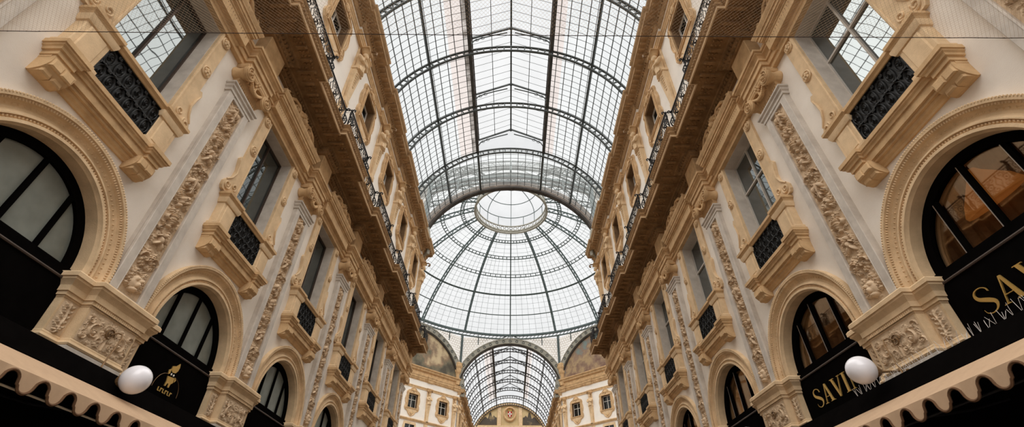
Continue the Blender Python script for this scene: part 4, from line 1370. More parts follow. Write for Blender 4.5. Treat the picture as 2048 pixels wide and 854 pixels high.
def globe(side, sn, y, lab):
    k = 1 if side < 0 else -1
    zb = 2.35
    t = thing('globe_lamp', lab, 'lamp', at(side, y + .12, zb), rot(side), 'white globe lamps')
    g = MB(zb); c = (1.0, 0, 2.60 if side < 0 else 2.85)
    g.ball(c, (.232, .232, .232), 28, 18); g.build('globe', M['globe'], t)
    g = MB(zb); g.tube([(.70, 0, c[2] - .03), (.74, 0, c[2] - .03), (.80, 0, c[2] - .01)], [.06, .09, .1], 12)
    g.build('fitter', M['brass'], t)
    g = MB(zb)
    pts = [(.25, -.12 * k, 3.34), (.32, -.06 * k, 3.40), (.38, -.03 * k, 3.38), (.42, -.05 * k, 3.28), (.47, -.14 * k, 3.05), (.54, -.26 * k, 2.8), (.58, -.32 * k, 2.66)]
    g.tube(pts, .014, 8)
    g.tube([(.25, a - .14 * k, b) for _, a, b in spiral_pts(0, 3.33, .11, 1.6, 1, 0, 0, 26)], .014, 6)
    g.tube([(.2, -.1 * k, c[2] - .02), (.45, -.04 * k, c[2] - .03), (.72, 0, c[2] - .03)], .02, 6)
    g.build('arm', M['brass'], t)
    return t
globe(-1, 'left', AXES[1], 'white globe lamp on the first pedestal of the left facade')
globe(1, 'right', AXES[1], 'white globe lamp on the first pedestal of the right facade, before gold letters')
globe(1, 'right', AXES[2], 'white globe lamp at the bottom edge, second along the right facade')

# ------------------------------------------------------------------ bird net across the gallery
nt_ = MB()
zn = 5.45; ya, yb = 2.3, 3.17
cell = .052; L = yb - ya
x = -6.95
rg = random.Random(5)
while x < 6.95:
    for s in (-1, 1):
        x1 = x + s * L
        if -6.95 < x1 < 6.95: nt_.beam((x, yb, zn), (x1, ya, zn), .0013, .0013)
    x += cell
o = nt_.build('bird_net', M['net'], None); o.location = (0, 0, E)
tag(o, 'fine pale bird netting stretched across the top of the picture', 'net')
w = MB()
pts = [(-7.15 + 14.3 * i / 60, yb, zn + .004 * sin(i * 2.3) - .02 * sin(pi * i / 60)) for i in range(61)]
w.tube(pts, .005, 5)
for i in range(90):
    c = -7.1 + 14.2 * (i + rg.random()) / 90
    w.ball((c, yb, zn - .02 * sin(pi * (c + 7.15) / 14.3)), (rg.uniform(.01, .03), .006, .007), 5, 4)
o = w.build('net_wire', M['wire'], None); o.location = (0, 0, E)
tag(o, 'thin dark wire stretched straight from wall to wall, edging the net', 'wire')

# ------------------------------------------------------------------ barrel vaults
VZ, VR = 20.46, 7.9
TH0 = math.acos(7.4 / VR)
def vpt(th, y, r=VR, zb=VZ): return (r * cos(th), y, zb + r * sin(th) - zb + 0) if False else (r * cos(th), y, r * sin(th))
def vault(name, label, y0, y1, ribs, sky0, sky1, glassm, fine=True):
    iron = M['roof_iron'] if fine else M['far_iron']; kk = 1.0 if fine else 1.25
    """a glazed iron barrel vault; local origin on its axis at height VZ"""
    t = thing(name, label, 'glass roof', (0, 0, E + VZ))
    ths = lambda a, b, n: [a + (b - a) * i / n for i in range(n + 1)]
    thw = math.acos(2.75 / VR); thp = math.acos(4.05 / VR)
    def panel(nm, a, b, ya, yb, m, r=VR + .1, n=24):
        mb = MB(); A = ths(a, b, n); ny = max(1, int((yb - ya) / 4))
        vs = [vpt(q, ya + (yb - ya) * j / ny, r) for q in A for j in range(ny + 1)]
        mb.add(vs, [(i * (ny + 1) + j, i * (ny + 1) + j + 1, (i + 1) * (ny + 1) + j + 1, (i + 1) * (ny + 1) + j) for i in range(n) for j in range(ny)])
        return mb.build(nm, m, t)
    panel('side_glazing', TH0, thp, y0, y1, glassm); panel('side_glazing', pi - thp, pi - TH0, y0, y1, glassm)
    tr_ = math.acos(3.45 / VR); tl_ = math.acos(3.12 / VR)
    panel('side_glazing', thp, tr_, y0, sky1, glassm, n=6)
    panel('pink_glazing', tr_, thw, y0, sky1, M['pinkglass'], n=6); panel('pink_glazing', pi - tl_, pi - thp, y0, sky1, M['pinkglass'], n=6)
    panel('sooty_glazing', pi - thw, pi - tl_, y0, sky1, M['sootglass'], n=4)
    if y1 > sky1: panel('crown_glazing', thp, pi - thp, sky1, y1, glassm, n=16)
    if y0 < sky0: panel('crown_glazing', thw, pi - thw, y0, sky0, glassm, n=16)
    # ribs: two chords joined by battens
    for y in ribs:
        r = MB()
        A = ths(TH0 - .05, pi - TH0 + .05, 64)
        for rr in (VR - .02, VR - .47):
            r.strip([vpt(q, y, rr) for q in A], .13 * kk, .085 * kk, [(cos(q), 0, sin(q)) for q in A])
        for i in range(41):
            q = TH0 + (pi - 2 * TH0) * i / 40
            r.beam(vpt(q, y, VR - .47), vpt(q, y, VR - .02), .075 * kk, .075 * kk, (0, 1, 0))
        r.build('rib', iron, t)
    # purlins
    for th, w in ((math.acos(5.35 / VR), .12), (thw, .16)):
        for q in (th, pi - th):
            p = MB()
            p.beam(vpt(q, y0, VR - .05), vpt(q, y1, VR - .05), w, .16, (cos(q), 0, sin(q)))
            if w > .13:
                pass
            else:
                p.beam(vpt(q, y0, VR - .34), vpt(q, y1, VR - .34), .035, .035)
            p.build('purlin', iron, t)
    # long glazing bars
    g = MB()
    nb = 30
    for i in range(nb + 1):
        q = TH0 + (pi - 2 * TH0) * i / nb
        if thw < q < pi - thw:
            if y1 > sky1: g.beam(vpt(q, sky1, VR + .07), vpt(q, y1, VR + .07), .04, .05, (cos(q), 0, sin(q)))
            continue
        g.beam(vpt(q, y0, VR + .07), vpt(q, y1, VR + .07), .04, .05, (cos(q), 0, sin(q)))
    g.build('glazing_bars', iron, t)
    g = MB(); y = y0; st = .46 if fine else 2.4
    while y < y1:
        if y < sky1:
            segs = ((TH0, thw), (pi - thw, pi - TH0))
        else:
            segs = ((TH0, pi - TH0),)
        for a, b in segs:
            A = ths(a, b, 14 if b - a < 1.5 else 30)
            g.strip([vpt(q, y, VR + .08) for q in A], .022, .022, [(cos(q), 0, sin(q)) for q in A])
        y += st
    g.build('cross_bars', iron, t)
    # raised ridge skylight
    w, ze, zr = 2.75, 29.35 - VZ, 30.75 - VZ
    zs = sqrt(VR * VR - w * w)
    for s in (-1, 1):
        c = MB()
        c.beam((s * w, sky0, zs + .02), (s * w, sky1, zs + .02), .22, .3)
        c.beam((s * w, sky0, ze), (s * w, sky1, ze), .14, .14)
        y = sky0
        while y < sky1:
            c.beam((s * w, y, zs), (s * w, y, ze), .06, .06); y += .58
        c.build('skylight_curb', M['soot_iron'], t)
        gl = MB(); gl.add([(s * (w + .02), sky0, zs), (s * (w + .02), sky1, zs), (s * (w + .02), sky1, ze), (s * (w + .02), sky0, ze)], [(0, 1, 2, 3)])
        gl.build('skylight_side_glass', M['pinkglass'], t)
        gl = MB(); gl.add([(s * w, sky0, ze + .03), (s * w, sky1, ze + .03), (0, sky1, zr + .03), (0, sky0, zr + .03)], [(0, 1, 2, 3)])
        gl.build('skylight_slope_glass', M['skyglass'], t)
    c = MB()
    c.beam((0, sky0, zr), (0, sky1, zr), .12, .12)
    for s in (-1, 1):
        for f in (.5,):
            c.beam((s * w * f, sky0, ze + (zr - ze) * (1 - f)), (s * w * f, sky1, ze + (zr - ze) * (1 - f)), .045, .045)
    y = sky0 + .3
    while y < sky1:
        for s in (-1, 1): c.beam((s * w, y, ze + .03), (0, y, zr + .03), .018, .02)
        y += .6
    c.build('skylight_bars', iron, t)
    for y in [q for q in ribs if sky0 <= q <= sky1 + .1]:
        c = MB()
        for s in (-1, 1):
            c.beam((s * w, y, ze), (0, y, zr), .1, .12)
            pts = [(s * w, y, ze - .75), (s * w * .93, y, ze - .3), (s * w * .75, y, ze + .05), (s * w * .45, y, ze + .42), (s * w * .1, y, ze + .78)]
            c.tube(pts, .045, 6)
            for a, b in ((.86, -.12), (.72, .12)):
                c.tube([(s * w * a + .13 * cos(2 * pi * k / 12), y, ze + b + .13 * sin(2 * pi * k / 12) - .08) for k in range(12)], .022, 4, True)
        c.ball((0, y, zr - .08), (.14, .12, .14), 8, 6)
        c.build('gable_truss', iron, t)
    c = MB(); c.add([(-w, sky1, zs), (w, sky1, zs), (w, sky1, ze), (0, sky1, zr), (-w, sky1, ze)], [(0, 1, 2, 3, 4)])
    c.build('skylight_end_glass', M['skyglass'], t)
    return t
R0 = 17.4
ribs = [R0 + 4.72 * k for k in range(-4, 3)]
vault('barrel_vault', 'great glass and iron barrel vault over the near gallery with a raised ridge skylight', YB, 31.5, ribs, YB, ribs[-1], M['roofglass'])
fr = [FAR0 + 2.2 + 4.72 * k for k in range(0, 7)]
vault('barrel_vault', 'small looking glass and iron barrel vault of the far arm beyond the dome', FAR0 + .2, FAR1, fr, fr[0], fr[-2], M['farglass'], False)

# ------------------------------------------------------------------ dome
DR, DZ = 20.2, 20.35          # sphere radius and centre height
LR = 4.85
def dth(z): return math.asin((z - DZ) / DR)
dome = thing('glass_dome', 'huge glass and iron dome on sixteen ribs with a round lantern on top', 'glass dome', (0, OC, E + 29.6))
def dpt(th, az, r=DR): return (r * cos(th) * sin(az), r * cos(th) * cos(az), DZ + r * sin(th))
T0, T1 = dth(29.65), dth(39.95)
rb = MB(29.6); N = 26
A = [T0 + (T1 - T0) * i / N for i in range(N + 1)]
for rr, w in ((DR, .17), (DR + .62, .17)):
    rb.strip([dpt(a, 0, rr) for a in A], w, .12, [(0, cos(a), sin(a)) for a in A])
for i in range(N):
    p, q = (DR, DR + .62) if i % 2 else (DR + .62, DR)
    rb.beam(dpt(A[i], 0, p), dpt(A[i + 1], 0, q), .09, .09, (1, 0, 0))
ME_RIB = rb.mesh('rib', M['dome_iron'])
for k in range(16):
    o = bpy.data.objects.new('rib', ME_RIB); COL.objects.link(o); o.parent = dome
    o.rotation_euler = (0, 0, -2 * pi * k / 16)
for z, w, lace in ((32.2, .13, 0), (34.6, .24, 0), (36.5, .11, 1), (38.15, .11, 1), (39.33, .11, 1)):
    r = MB(29.6); a = dth(z); n = 96
    pts = [dpt(a, 2 * pi * i / n) for i in range(n)]
    r.strip(pts, w, .12, [(p[0], p[1], p[2] - DZ) for p in pts], True)
    if lace:
        p2 = [dpt(a + .022, 2 * pi * i / n) for i in range(n)]
        r.strip(p2, .09, .09, [(p[0], p[1], p[2] - DZ) for p in p2], True)
        for i in range(n): r.beam(pts[i], p2[i], .1, .08)
    r.build('ring', M['dome_iron'], dome)
g = MB(29.6); nz, na = 20, 96
vs = [dpt(T0 + (T1 - T0) * i / nz, 2 * pi * j / na, DR + .66) for i in range(nz + 1) for j in range(na)]
g.add(vs, [(i * na + j, i * na + (j + 1) % na, (i + 1) * na + (j + 1) % na, (i + 1) * na + j) for i in range(nz) for j in range(na)])
g.build('glazing', M['domeglass'], dome)
b = MB(29.6)
for k in range(16 * 7):
    if k % 7 == 0: continue
    az = 2 * pi * k / (16 * 7)
    top = T1 if k % 7 in (2, 5) else dth(38.15)
    A2 = [T0 + (top - T0) * i / 10 for i in range(11)]
    b.strip([dpt(a, az, DR + .62) for a in A2], .028, .028, [(sin(az) * cos(a), cos(az) * cos(a), sin(a)) for a in A2])
zz = [29.65, 32.2, 34.6, 36.5, 38.15, 39.33, 39.95]
for za, zb_ in zip(zz[:-1], zz[1:]):
    ta, tb = dth(za), dth(zb_)
    n = 4 if tb - ta > .1 else 2
    for i in range(1, n):
        a = ta + (tb - ta) * i / n
        pts = [dpt(a, 2 * pi * j / 64, DR + .62) for j in range(64)]
        b.strip(pts, .026, .026, [(p[0], p[1], p[2] - DZ) for p in pts], True)
b.build('glazing_bars', M['dome_iron'], dome)
# base ring girder
r = MB(29.6)
for z, rr, w, h in ((29.6, 18.0, .3, .28), (29.0, 18.0, .25, .12)):
    pts = [(rr * sin(2 * pi * i / 96), rr * cos(2 * pi * i / 96), z) for i in range(96)]
    r.strip(pts, w, h, None, True)
for i in range(192):
    a = 2 * pi * i / 192
    r.beam((18 * sin(a), 18 * cos(a), 29.0), (18 * sin(a + .03), 18 * cos(a + .03), 29.6), .07, .07)
r.build('base_girder', M['dome_iron'], dome)
# lantern: fretted ring, glazed drum and cap
r = MB(29.6)
r.lathe([(LR, 39.7), (LR + .25, 39.7), (LR + .25, 40.1), (LR, 40.1), (LR, 39.7)], 64, (0, 0, 0), 'z', False)
for z in (40.1, 40.9):
    pts = [(LR * sin(2 * pi * i / 64), LR * cos(2 * pi * i / 64), z) for i in range(64)]
    r.strip(pts, .12, .14, None, True)
for i in range(48):
    a = 2 * pi * i / 48
    c = Vector((LR * sin(a), LR * cos(a), 40.5)); tv = Vector((cos(a), -sin(a), 0))
    r.tube([tuple(c + tv * (.24 * cos(2 * pi * k / 10)) + Vector((0, 0, .3 * sin(2 * pi * k / 10)))) for k in range(10)], .05, 4, True)
r.build('lantern_ring', M['arch_iron'], dome)
r = MB(29.6)
for k in range(16):
    a = 2 * pi * k / 16
    r.beam((LR * sin(a), LR * cos(a), 40.9), (LR * sin(a), LR * cos(a), 42.5), .09, .09)
    if k % 2 == 0:
        r.strip([(LR * cos(q) * sin(a), LR * cos(q) * cos(a), 42.5 + 3.0 * sin(q)) for q in [i * pi / 2 / 10 for i in range(11)]], .08, .08, [(sin(a), cos(a), 1)] * 11)
for z, rr in ((42.5, LR), (44.3, LR * .8), (45.3, LR * .36)):
    pts = [(rr * sin(2 * pi * i / 48), rr * cos(2 * pi * i / 48), z) for i in range(48)]
    r.strip(pts, .08, .08, None, True)
r.build('lantern_bars', M['dome_iron'], dome)
g = MB(29.6)
prof = [(LR + .05, 40.9), (LR + .05, 42.5)] + [((LR + .05) * cos(q), 42.5 + 3.05 * sin(q)) for q in [i * pi / 2 / 8 for i in range(1, 8)]] + [(.05, 45.55)]
g.lathe(prof, 48, (0, 0, 0), 'z', False); g.build('lantern_glass', M['skyglass'], dome)

# ------------------------------------------------------------------ octagon
HALF = AP * math.tan(pi / 8)         # 7.456
def face_xf(k):
    """frame of octagon face k (0 = far arm, counted towards the right): origin at the face's middle, local +x to the centre"""
    az = k * pi / 4
    return (AP * sin(az), OC + AP * cos(az)), -az - pi / 2
# for a face in direction (sin az, cos az) the inward normal is -(sin az, cos az): rotation angle of +x
def face_obj(o, k, z):
    (x, y), rz = face_xf(k)
    o.location = (x, y, E + z); o.rotation_euler = (0, 0, rz)
def face_pt(k, d, s, z):
    (x, y), rz = face_xf(k)
    return (x + d * cos(rz) - s * sin(rz), y + d * sin(rz) + s * cos(rz), E + z)
FN = {0: 'far', 1: 'far_right', 2: 'right', 3: 'near_right', 4: 'near', 5: 'near_left', 6: 'left', 7: 'far_left'}
AO, AI = 8.55, 7.75
# arch bands, shared by all faces
mb = MB(20.5)
mb.archsweep([(AI, .0), (AI, .22), (AI + .1, .26), (AI + .16, .2), (AO - .16, .2), (AO - .1, .26), (AO, .26), (AO, .0)], VZ, 0, 64)
ME_ARCH = mb.mesh('band', M['arch_iron']); ME_ARCH_DARK = mb.mesh('band', M['dark_band'])
mb = MB()
mb.tube([(0, .17 * cos(2 * pi * k / 14), .17 * sin(2 * pi * k / 14)) for k in range(14)], .04, 5, True)
ME_RING = mb.mesh('ring_ornament', M['roof_iron'])
mb = MB(20.5)
mb.archsweep([(AI - .02, -.3), (AI - .02, .12), (AI - .2, .12), (AI - .2, -.3)], VZ, 0, 64)
ME_INTR = mb.mesh('inner_trim', M['soot_iron'])
# spandrel glass
mb = MB(20.5); n = 48; top = 29.2; vs = []
ang0 = math.acos(HALF / AO)
bot = []
for i in range(n + 1):
    s = -HALF + 2 * HALF * i / n
    bot.append((.1, s, VZ + sqrt(max(0, AO * AO - s * s))))
vs = bot + [(.1, p[1], max(top, p[2])) for p in bot]
mb.add(vs, [(i, i + 1, n + 2 + i, n + 1 + i) for i in range(n)])
ME_SPAN = mb.mesh('spandrel_glass', M['lace'])
# lace: rings scattered on a hexagonal lattice within the spandrel
ME_LACE = []
for sg in (-1, 1):
    mb = MB(20.5)
    row = 0; z = 24.6
    while z < 29.0:
        q = .15 + (.21 if row % 2 else 0)
        while q < HALF:
            if hypot(q - .1, z - VZ) > AO + .22:
                mb.tube([(.14, sg * (q - .1) + .19 * cos(2 * pi * k / 8), z + .19 * sin(2 * pi * k / 8)) for k in range(8)], .03, 4, True)
            q += .42
        z += .36; row += 1
    ME_LACE.append(mb.mesh('fretwork_pattern', M['white']))
mb = MB(20.5)
for s in (-1, 1):
    mb.beam((.1, s * HALF * .99, 24.3), (.1, s * HALF * .99, 29.5), .3, .3)
for s in (-4.9, 0, 4.9):
    mb.beam((.15, s, max(29.0 if s == 0 else 28.0, VZ + sqrt(AO * AO - s * s))), (.15, s, 29.5), .12, .12)
ME_POSTS = mb.mesh('posts', M['dome_iron'])
where = {0: 'facing the camera, under the dome', 1: 'over the mosaic right of the far arm', 7: 'over the mosaic left of the far arm', 2: 'over the hidden right arm', 6: 'over the hidden left arm', 3: 'over the near right corner', 5: 'over the near left corner', 4: 'over the end of the near vault'}
for k in range(8):
    t = thing('octagon_arch', 'grey iron arch band with round holes %s' % where[k], 'arch', (0, 0, 0), 0, 'arches under the dome')
    face_obj(t, k, 20.5)
    if k in (0, 1, 7):
        for i in range(25):
            a = pi * (i + .5) / 25; c = (AI + AO) / 2
            o = bpy.data.objects.new('ring_ornament', ME_RING); COL.objects.link(o); o.parent = t
            o.location = (.22, c * cos(a), VZ - 20.5 + c * sin(a))
    for me, nm in ((ME_ARCH, 'band'), (ME_INTR, 'inner_trim'), (ME_SPAN, 'spandrel_glass'), (ME_LACE[0], 'fretwork_pattern'), (ME_LACE[1], 'fretwork_pattern'), (ME_POSTS, 'posts')):
        if nm == 'fretwork_pattern' and k in (3, 4, 5) or nm == 'spandrel_glass' and k == 4: continue
        o = bpy.data.objects.new(nm, ME_ARCH_DARK if nm == 'band' and k == 4 else me); COL.objects.link(o); o.parent = t

# diagonal walls
dW = 2 * HALF / 3
AXD = [-dW, 0, dW]
def diag_wall(k):
    mb = MB()
    edges = [-HALF - .05, -dW / 2, dW / 2, HALF + .05]
    for i in range(3):
        attic_bay(mb, AXD[i], edges[i], edges[i + 1], True, 0.0, 20.45, 12.0)
    mb.add([(0, -HALF - .05, -E), (0, HALF + .05, -E), (0, HALF + .05, 12), (0, -HALF - .05, 12)], [(0, 1, 2, 3)])
    mb.box(-.5, -.48, -HALF - .2, HALF + .2, -E, 22.7)
    o = struct(mb, 'wall_octagon_%s' % FN[k], M['attic_plaster']); face_obj(o, k, 0)
    # entablature and string course
    mb = MB()
    pth = [(0, -HALF)]
    for a in (-HALF + .4, -dW / 2, dW / 2, HALF - .4):
        pth += [(0, a - .38), (.12, a - .38), (.12, a + .38), (0, a + .38)]
    pth = [(0, -HALF - .1)] + pth[2:] if False else [(0, -HALF - .15)] + pth[1:-1] + [(0, HALF - .02), (0, HALF + .15)]
    mb.mould(pth, [(-.1, 19.9), (.06, 19.9), (.06, 20.08), (.1, 20.12), (.1, 20.22), (-.1, 20.24)])
    mb.mould(pth, [(-.1, 20.95), (.04, 20.95), (.1, 21.05), (.1, 21.2), (.14, 21.3), (.2, 21.35), (.2, 21.5), (.26, 21.6), (.28, 21.7), (-.1, 21.75)])
    mb.mould([(0, -HALF - .15), (0, HALF + .15)], [(-.1, 15.75), (.1, 15.75), (.14, 15.85), (.2, 15.9), (.2, 16.02), (-.1, 16.05)])
    mb.add([(.02, -HALF - .1, 21.7), (.02, HALF + .1, 21.7), (.02, HALF + .1, 22.9), (.02, -HALF - .1, 22.9)], [(0, 1, 2, 3)])
    mb.mould([(0, -HALF - .15), (0, HALF + .15)], [(-.1, 22.3), (.2, 22.3), (.25, 22.4), (.25, 22.55), (.4, 22.62), (.42, 22.75), (-.1, 22.8)])
    for i in range(60):
        s = -HALF + 2 * HALF * (i + .5) / 60
        mb.box(.08, .2, s - .06, s + .06, 21.1, 21.26)
    o = struct(mb, 'trim_octagon_%s' % FN[k], M['stone']); face_obj(o, k, 0)
    mb = MB()
    mb.mould([(0, -HALF - .15), (0, HALF + .15)], [(-.1, 20.24), (.03, 20.24), (.03, 20.95), (-.1, 20.95)])
    o = struct(mb, 'trim_octagon_frieze_%s' % FN[k], M['attic_plaster']); face_obj(o, k, 0)
    # mosaic lunette
    mb = MB(22.75)
    a0 = math.asin((22.75 - VZ) / AI); n = 40
    poly = [(AI * cos(a0 + (pi - 2 * a0) * i / n), VZ + AI * sin(a0 + (pi - 2 * a0) * i / n)) for i in range(n + 1)]
    mb.prism(poly, -.2, -.05)
    o = mb.build('lunette_mosaic', M['mosaic_a'] if k in (7, 5) else M['mosaic_b'])
    face_obj(o, k, 22.75)
    tag(o, {7: 'faded tan and olive mosaic lunette left of the far arm under the dome', 1: 'faded red brown mosaic lunette right of the far arm under the dome', 3: 'mosaic lunette above the near right octagon corner', 5: 'mosaic lunette above the near left octagon corner'}[k], 'mosaic', 'lunette mosaics')
for k in (7, 1, 3, 5): diag_wall(k)
for k, sn in ((7, 'left'), (1, 'right')):
    # positions counted from the far arm outwards
    order = (2, 1, 0) if k == 7 else (0, 1, 2)
    order = (0, 1, 2) if k == 1 else (2, 1, 0)
    names = ['nearest that arm', 'in the middle', 'farthest from it']
    for q, i in enumerate(order):
        place(ATT, 'small attic window on the octagon wall %s of the far arm, %s' % (sn, names[q]), face_pt(k, 0, AXD[i], 16.2), face_xf(k)[1], 'attic windows of the octagon')
    for s, nm in ((-HALF + .5, 0), (-dW / 2, 1), (dW / 2, 2), (HALF - .5, 3)):
        q = nm if k == 1 else 3 - nm
        place(HER, 'stone herm on the octagon wall %s of the far arm, %s from that arm' % (sn, ORD[q]), face_pt(k, 0, s, 16.0), face_xf(k)[1], 'herms of the octagon')
    for q, i in enumerate(order):
        z0, z1 = 12.6, 15.35
        t = thing('plain_window', 'plain window low on the octagon wall %s of the far arm, %s' % (sn, names[q]), 'window', face_pt(k, 0, AXD[i], 12.4), face_xf(k)[1], 'lower windows of the octagon')
        p = MB(12.4); ring_plate(p, [(-1.0, 12.4), (1.0, 12.4), (1.0, 15.6), (-1.0, 15.6)], [(-.72, 12.65), (.72, 12.65), (.72, 15.3), (-.72, 15.3)], (0, 14), -.02, .1, 8); p.build('surround', M['stone_light'], t)
        p = MB(12.4); p.box(.0, .02, -.74, .74, 12.6, 15.35); p.build('pane', M['mirror_dark'], t)
        p = MB(12.4); p.box(.015, .05, -.03, .03, 12.65, 15.3); p.box(.015, .05, -.72, .72, 14.4, 14.46); p.build('glazing_bars', M['white'], t)

# corner corbels where the arches meet beside the far arm
for s, sn in ((-1, 'left'), (1, 'right')):
    c = MB(21.9)
    c.lathe([(.4, 21.9), (.45, 22.3), (.32, 22.5), (.35, 23.3), (.46, 23.6), (.55, 24.2), (.66, 24.8), (.7, 25.0), (.25, 25.3)], 16, (0, 0, 0))
    for i in range(12):
        a = 2 * pi * i / 12
        c.ball((.46 * cos(a), .46 * sin(a), 23.9), (.13, .13, .35), 7, 5)
        c.ball((.58 * cos(a + .26), .58 * sin(a + .26), 24.6), (.13, .13, .28), 7, 5)
    o = c.build('corner_corbel', M['stone'], None)
    o.location = (s * (HALF + .25), OC + AP - .1, E + 21.9)
    tag(o, 'carved stone corbel between the arches at the %s of the far arm' % sn, 'corbel', 'corner corbels')

# ------------------------------------------------------------------ far arm
FAX = [FAR0 + .5 + P * i for i in range(7)]
for side, sn in SIDES:
    mb = MB(); lo = FAR0
    for i in range(6):
        y = FAX[i] + P / 2
        hi = FAX[i + 1] if i < 5 else FAR1
        attic_bay(mb, y, lo, hi, True, -WX - .15, 20.4, 12.0); lo = hi
    mb.add([(-WX - .15, FAR0, -E), (-WX - .15, FAR1, -E), (-WX - .15, FAR1, 12), (-WX - .15, FAR0, 12)], [(0, 1, 2, 3)])
    mb.box(-WX - .9, -WX - .85, FAR0, FAR1, -E, 20.4)
    mb.box(-WX - .9, -WX - .2, FAR0 + .1, FAR1, 20.4, 23.3)
    struct(lifted(mb), 'wall_far_arm_%s' % sn, M['attic_plaster'], side > 0)
    for i in range(6):
        place(ATT, 'attic window inside the far arm on its %s wall, %s from the dome' % (sn, ORD[i]), (side * (WX + .15), FAX[i] + P / 2, E + 16.2), rot(side), 'attic windows of the far arm')
    for i in range(7):
        place(HER, 'stone herm inside the far arm on its %s wall, %s from the dome' % (sn, ORD[i]), (side * (WX + .15), min(FAX[i], FAR1 - .6), E + 16.0), rot(side), 'herms of the far arm')
roof_cornice(FAR0 - .1, FAR1, FAX, 'far', xw=WX + .15)

# end wall of the far arm with its painted lunette
mb = MB()
mb.box(-9, 9, FAR1, FAR1 + .3, -E, 24.0)
n = 40
pts = [(8.0 * cos(pi * i / n), VZ + 8.0 * sin(pi * i / n)) for i in range(n + 1)]
vs = [(x, FAR1 + .02, z) for x, z in pts] + [(x, FAR1 + .3, z) for x, z in pts]
mb.add(vs, [tuple(range(n + 1)), tuple(range(n + 1, 2 * n + 2))[::-1]] + [(i, i + 1, n + 2 + i, n + 1 + i) for i in range(n)])
struct(lifted(mb), 'wall_end', M['paint_gold'])
mb = MB()
for r0, w in ((7.6, .35),):
    A = [pi * i / 48 for i in range(49)]
    mb.strip([(r0 * cos(a), FAR1 - .1, VZ + r0 * sin(a)) for a in A], .3, w, [(cos(a), 0, sin(a)) for a in A])
mb.box(-7.3, 7.3, FAR1 - .3, FAR1, 23.4, 23.95)
for s in (-1, 1): mb.box(s * 2.15 - .35, s * 2.15 + .35, FAR1 - .15, FAR1, 23.9, 27.9)
struct(lifted(mb), 'trim_end_lunette', M['stone_light'])
for s, sn in ((-1, 'left'), (1, 'right')):
    mb = MB(23.95)
    rr = 7.3; x0, x1 = 2.6, sqrt(rr * rr - (24.1 - VZ) ** 2)
    pts = [(x0, 24.1), (x1, 24.1)] + [(x1 + (x0 - x1) * i / 12, VZ + sqrt(rr * rr - (x1 + (x0 - x1) * i / 12) ** 2)) for i in range(1, 13)]
    pts = [(s * a, b) for a, b in pts]
    k = len(pts)
    # upper half golden sky, dark crowd below
    mb.add([(a, FAR1 - .02, b) for a, b in pts] + [(a, FAR1 + .05, b) for a, b in pts], [tuple(range(k)), tuple(range(k, 2 * k))[::-1]] + [(i, (i + 1) % k, k + (i + 1) % k, k + i) for i in range(k)])
    o = mb.build('lunette_painting', M['paint_gold'], None); o.location = (0, 0, E + 23.95)
    tag(o, 'dark painted scene %s of the coat of arms on the end wall' % sn, 'painting', 'end wall paintings')
    # painted crowd as low relief shapes of the picture
    q = MB(23.95); rg2 = random.Random(11)
    x = x0 + .05
    prof = [(s * x0, 24.1)]
    while x < x1 - .1:
        h = min(24.1 + rg2.uniform(1.0, 1.9) + (1.1 if 1.1 < x - x0 < 1.7 else 0), VZ + sqrt(max(0, rr * rr - x * x)) - .1)
        prof.append((s * x, max(24.15, h))); x += .3
    prof.append((s * x1, 24.1))
    k = len(prof)
    q.add([(a, FAR1 - .04, b) for a, b in prof] + [(a, FAR1 - .021, b) for a, b in prof], [tuple(range(k)), tuple(range(k, 2 * k))[::-1]] + [(i, (i + 1) % k, k + (i + 1) % k, k + i) for i in range(k)])
    c = q.build('painted_crowd', M['paint_dark'], o)
t = thing('coat_of_arms', 'red shield with white cross in a round stone wreath on the end wall', 'coat of arms', (0, FAR1, E + 26.0))
w = MB(26.0)
w.tube([(1.15 * cos(2 * pi * i / 28), -.12, 26.15 + 1.25 * sin(2 * pi * i / 28)) for i in range(28)], .22, 8, True)
for i in range(28):
    a = 2 * pi * i / 28
    w.ball((1.15 * cos(a), -.22, 26.15 + 1.25 * sin(a)), (.17, .2, .17), 6, 4)
w.build('wreath', M['stone'], t)
w = MB(26.0)
sh_ = [(-.42, 26.65), (.42, 26.65), (.42, 26.0), (.3, 25.7), (0, 25.5), (-.3, 25.7), (-.42, 26.0)]
k = len(sh_)
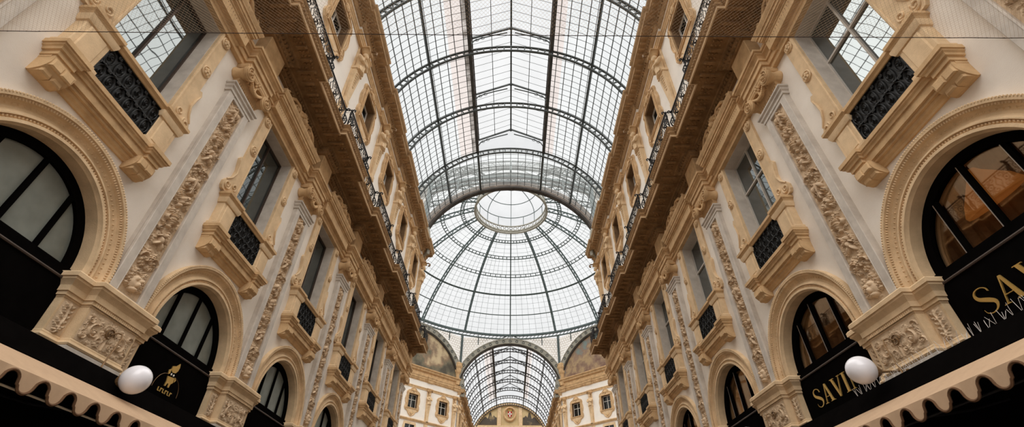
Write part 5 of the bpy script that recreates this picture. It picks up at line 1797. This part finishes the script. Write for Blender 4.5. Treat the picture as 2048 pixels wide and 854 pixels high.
w.add([(a, -.2, b) for a, b in sh_] + [(a, 0, b) for a, b in sh_], [tuple(range(k)), tuple(range(k, 2 * k))[::-1]] + [(i, (i + 1) % k, k + (i + 1) % k, k + i) for i in range(k)])
w.build('shield', M['red'], t)
w = MB(26.0); w.box(-.1, .1, -.24, -.19, 25.6, 26.63); w.box(-.4, .4, -.24, -.19, 26.05, 26.25); w.build('cross', M['white'], t)
w = MB(26.0)
w.box(-.4, .4, -.25, 0, 26.72, 26.84)
for i in range(5): w.ball((-.34 + .17 * i, -.15, 26.95), (.08, .1, .14), 7, 5)
w.build('crown', M['gold'], t)

# ------------------------------------------------------------------ floor
mb = MB()
mb.add([(-40, -30, -E), (40, -30, -E), (40, 120, -E), (-40, 120, -E)], [(0, 1, 2, 3)])
struct(lifted(mb), 'floor', M['floor'])

# ------------------------------------------------------------------ light, world, camera
wd = bpy.data.worlds.new('overcast'); scn.world = wd; wd.use_nodes = True
nt = wd.node_tree
bg = nt.nodes['Background']
bg.inputs['Color'].default_value = (0.985, 0.99, 1.0, 1)
bg.inputs['Strength'].default_value = 0.9
sun = bpy.data.lights.new('soft_daylight', 'SUN'); sun.energy = 7.8; sun.angle = radians(112); sun.color = (1.0, 0.96, 0.915)
so = bpy.data.objects.new('soft_daylight', sun); COL.objects.link(so)
so.rotation_euler = Vector((0.0, 0.12, -1.0)).to_track_quat('-Z', 'Y').to_euler()

cam = bpy.data.cameras.new('camera'); cam.sensor_width = 36.0; cam.lens = 918.0 / 2048 * 36
cam.clip_start = 0.05; cam.clip_end = 500
co = bpy.data.objects.new('camera', cam); COL.objects.link(co)
co.location = (0.15, 0, E)
Rm = Matrix.Rotation(radians(90 + 38.5), 4, 'X') @ Matrix.Rotation(radians(0.4), 4, 'Z')
co.rotation_euler = Rm.to_euler()
scn.camera = co
scn.view_settings.view_transform = 'Standard'
scn.view_settings.look = 'None'
scn.view_settings.gamma = 1.0
scn.view_settings.use_curve_mapping = False
scn.view_settings.exposure = 0.0
scn.cycles.max_bounces = 8
scn.cycles.diffuse_bounces = 5
scn.cycles.transparent_max_bounces = 16
scn.cycles.use_denoising = True
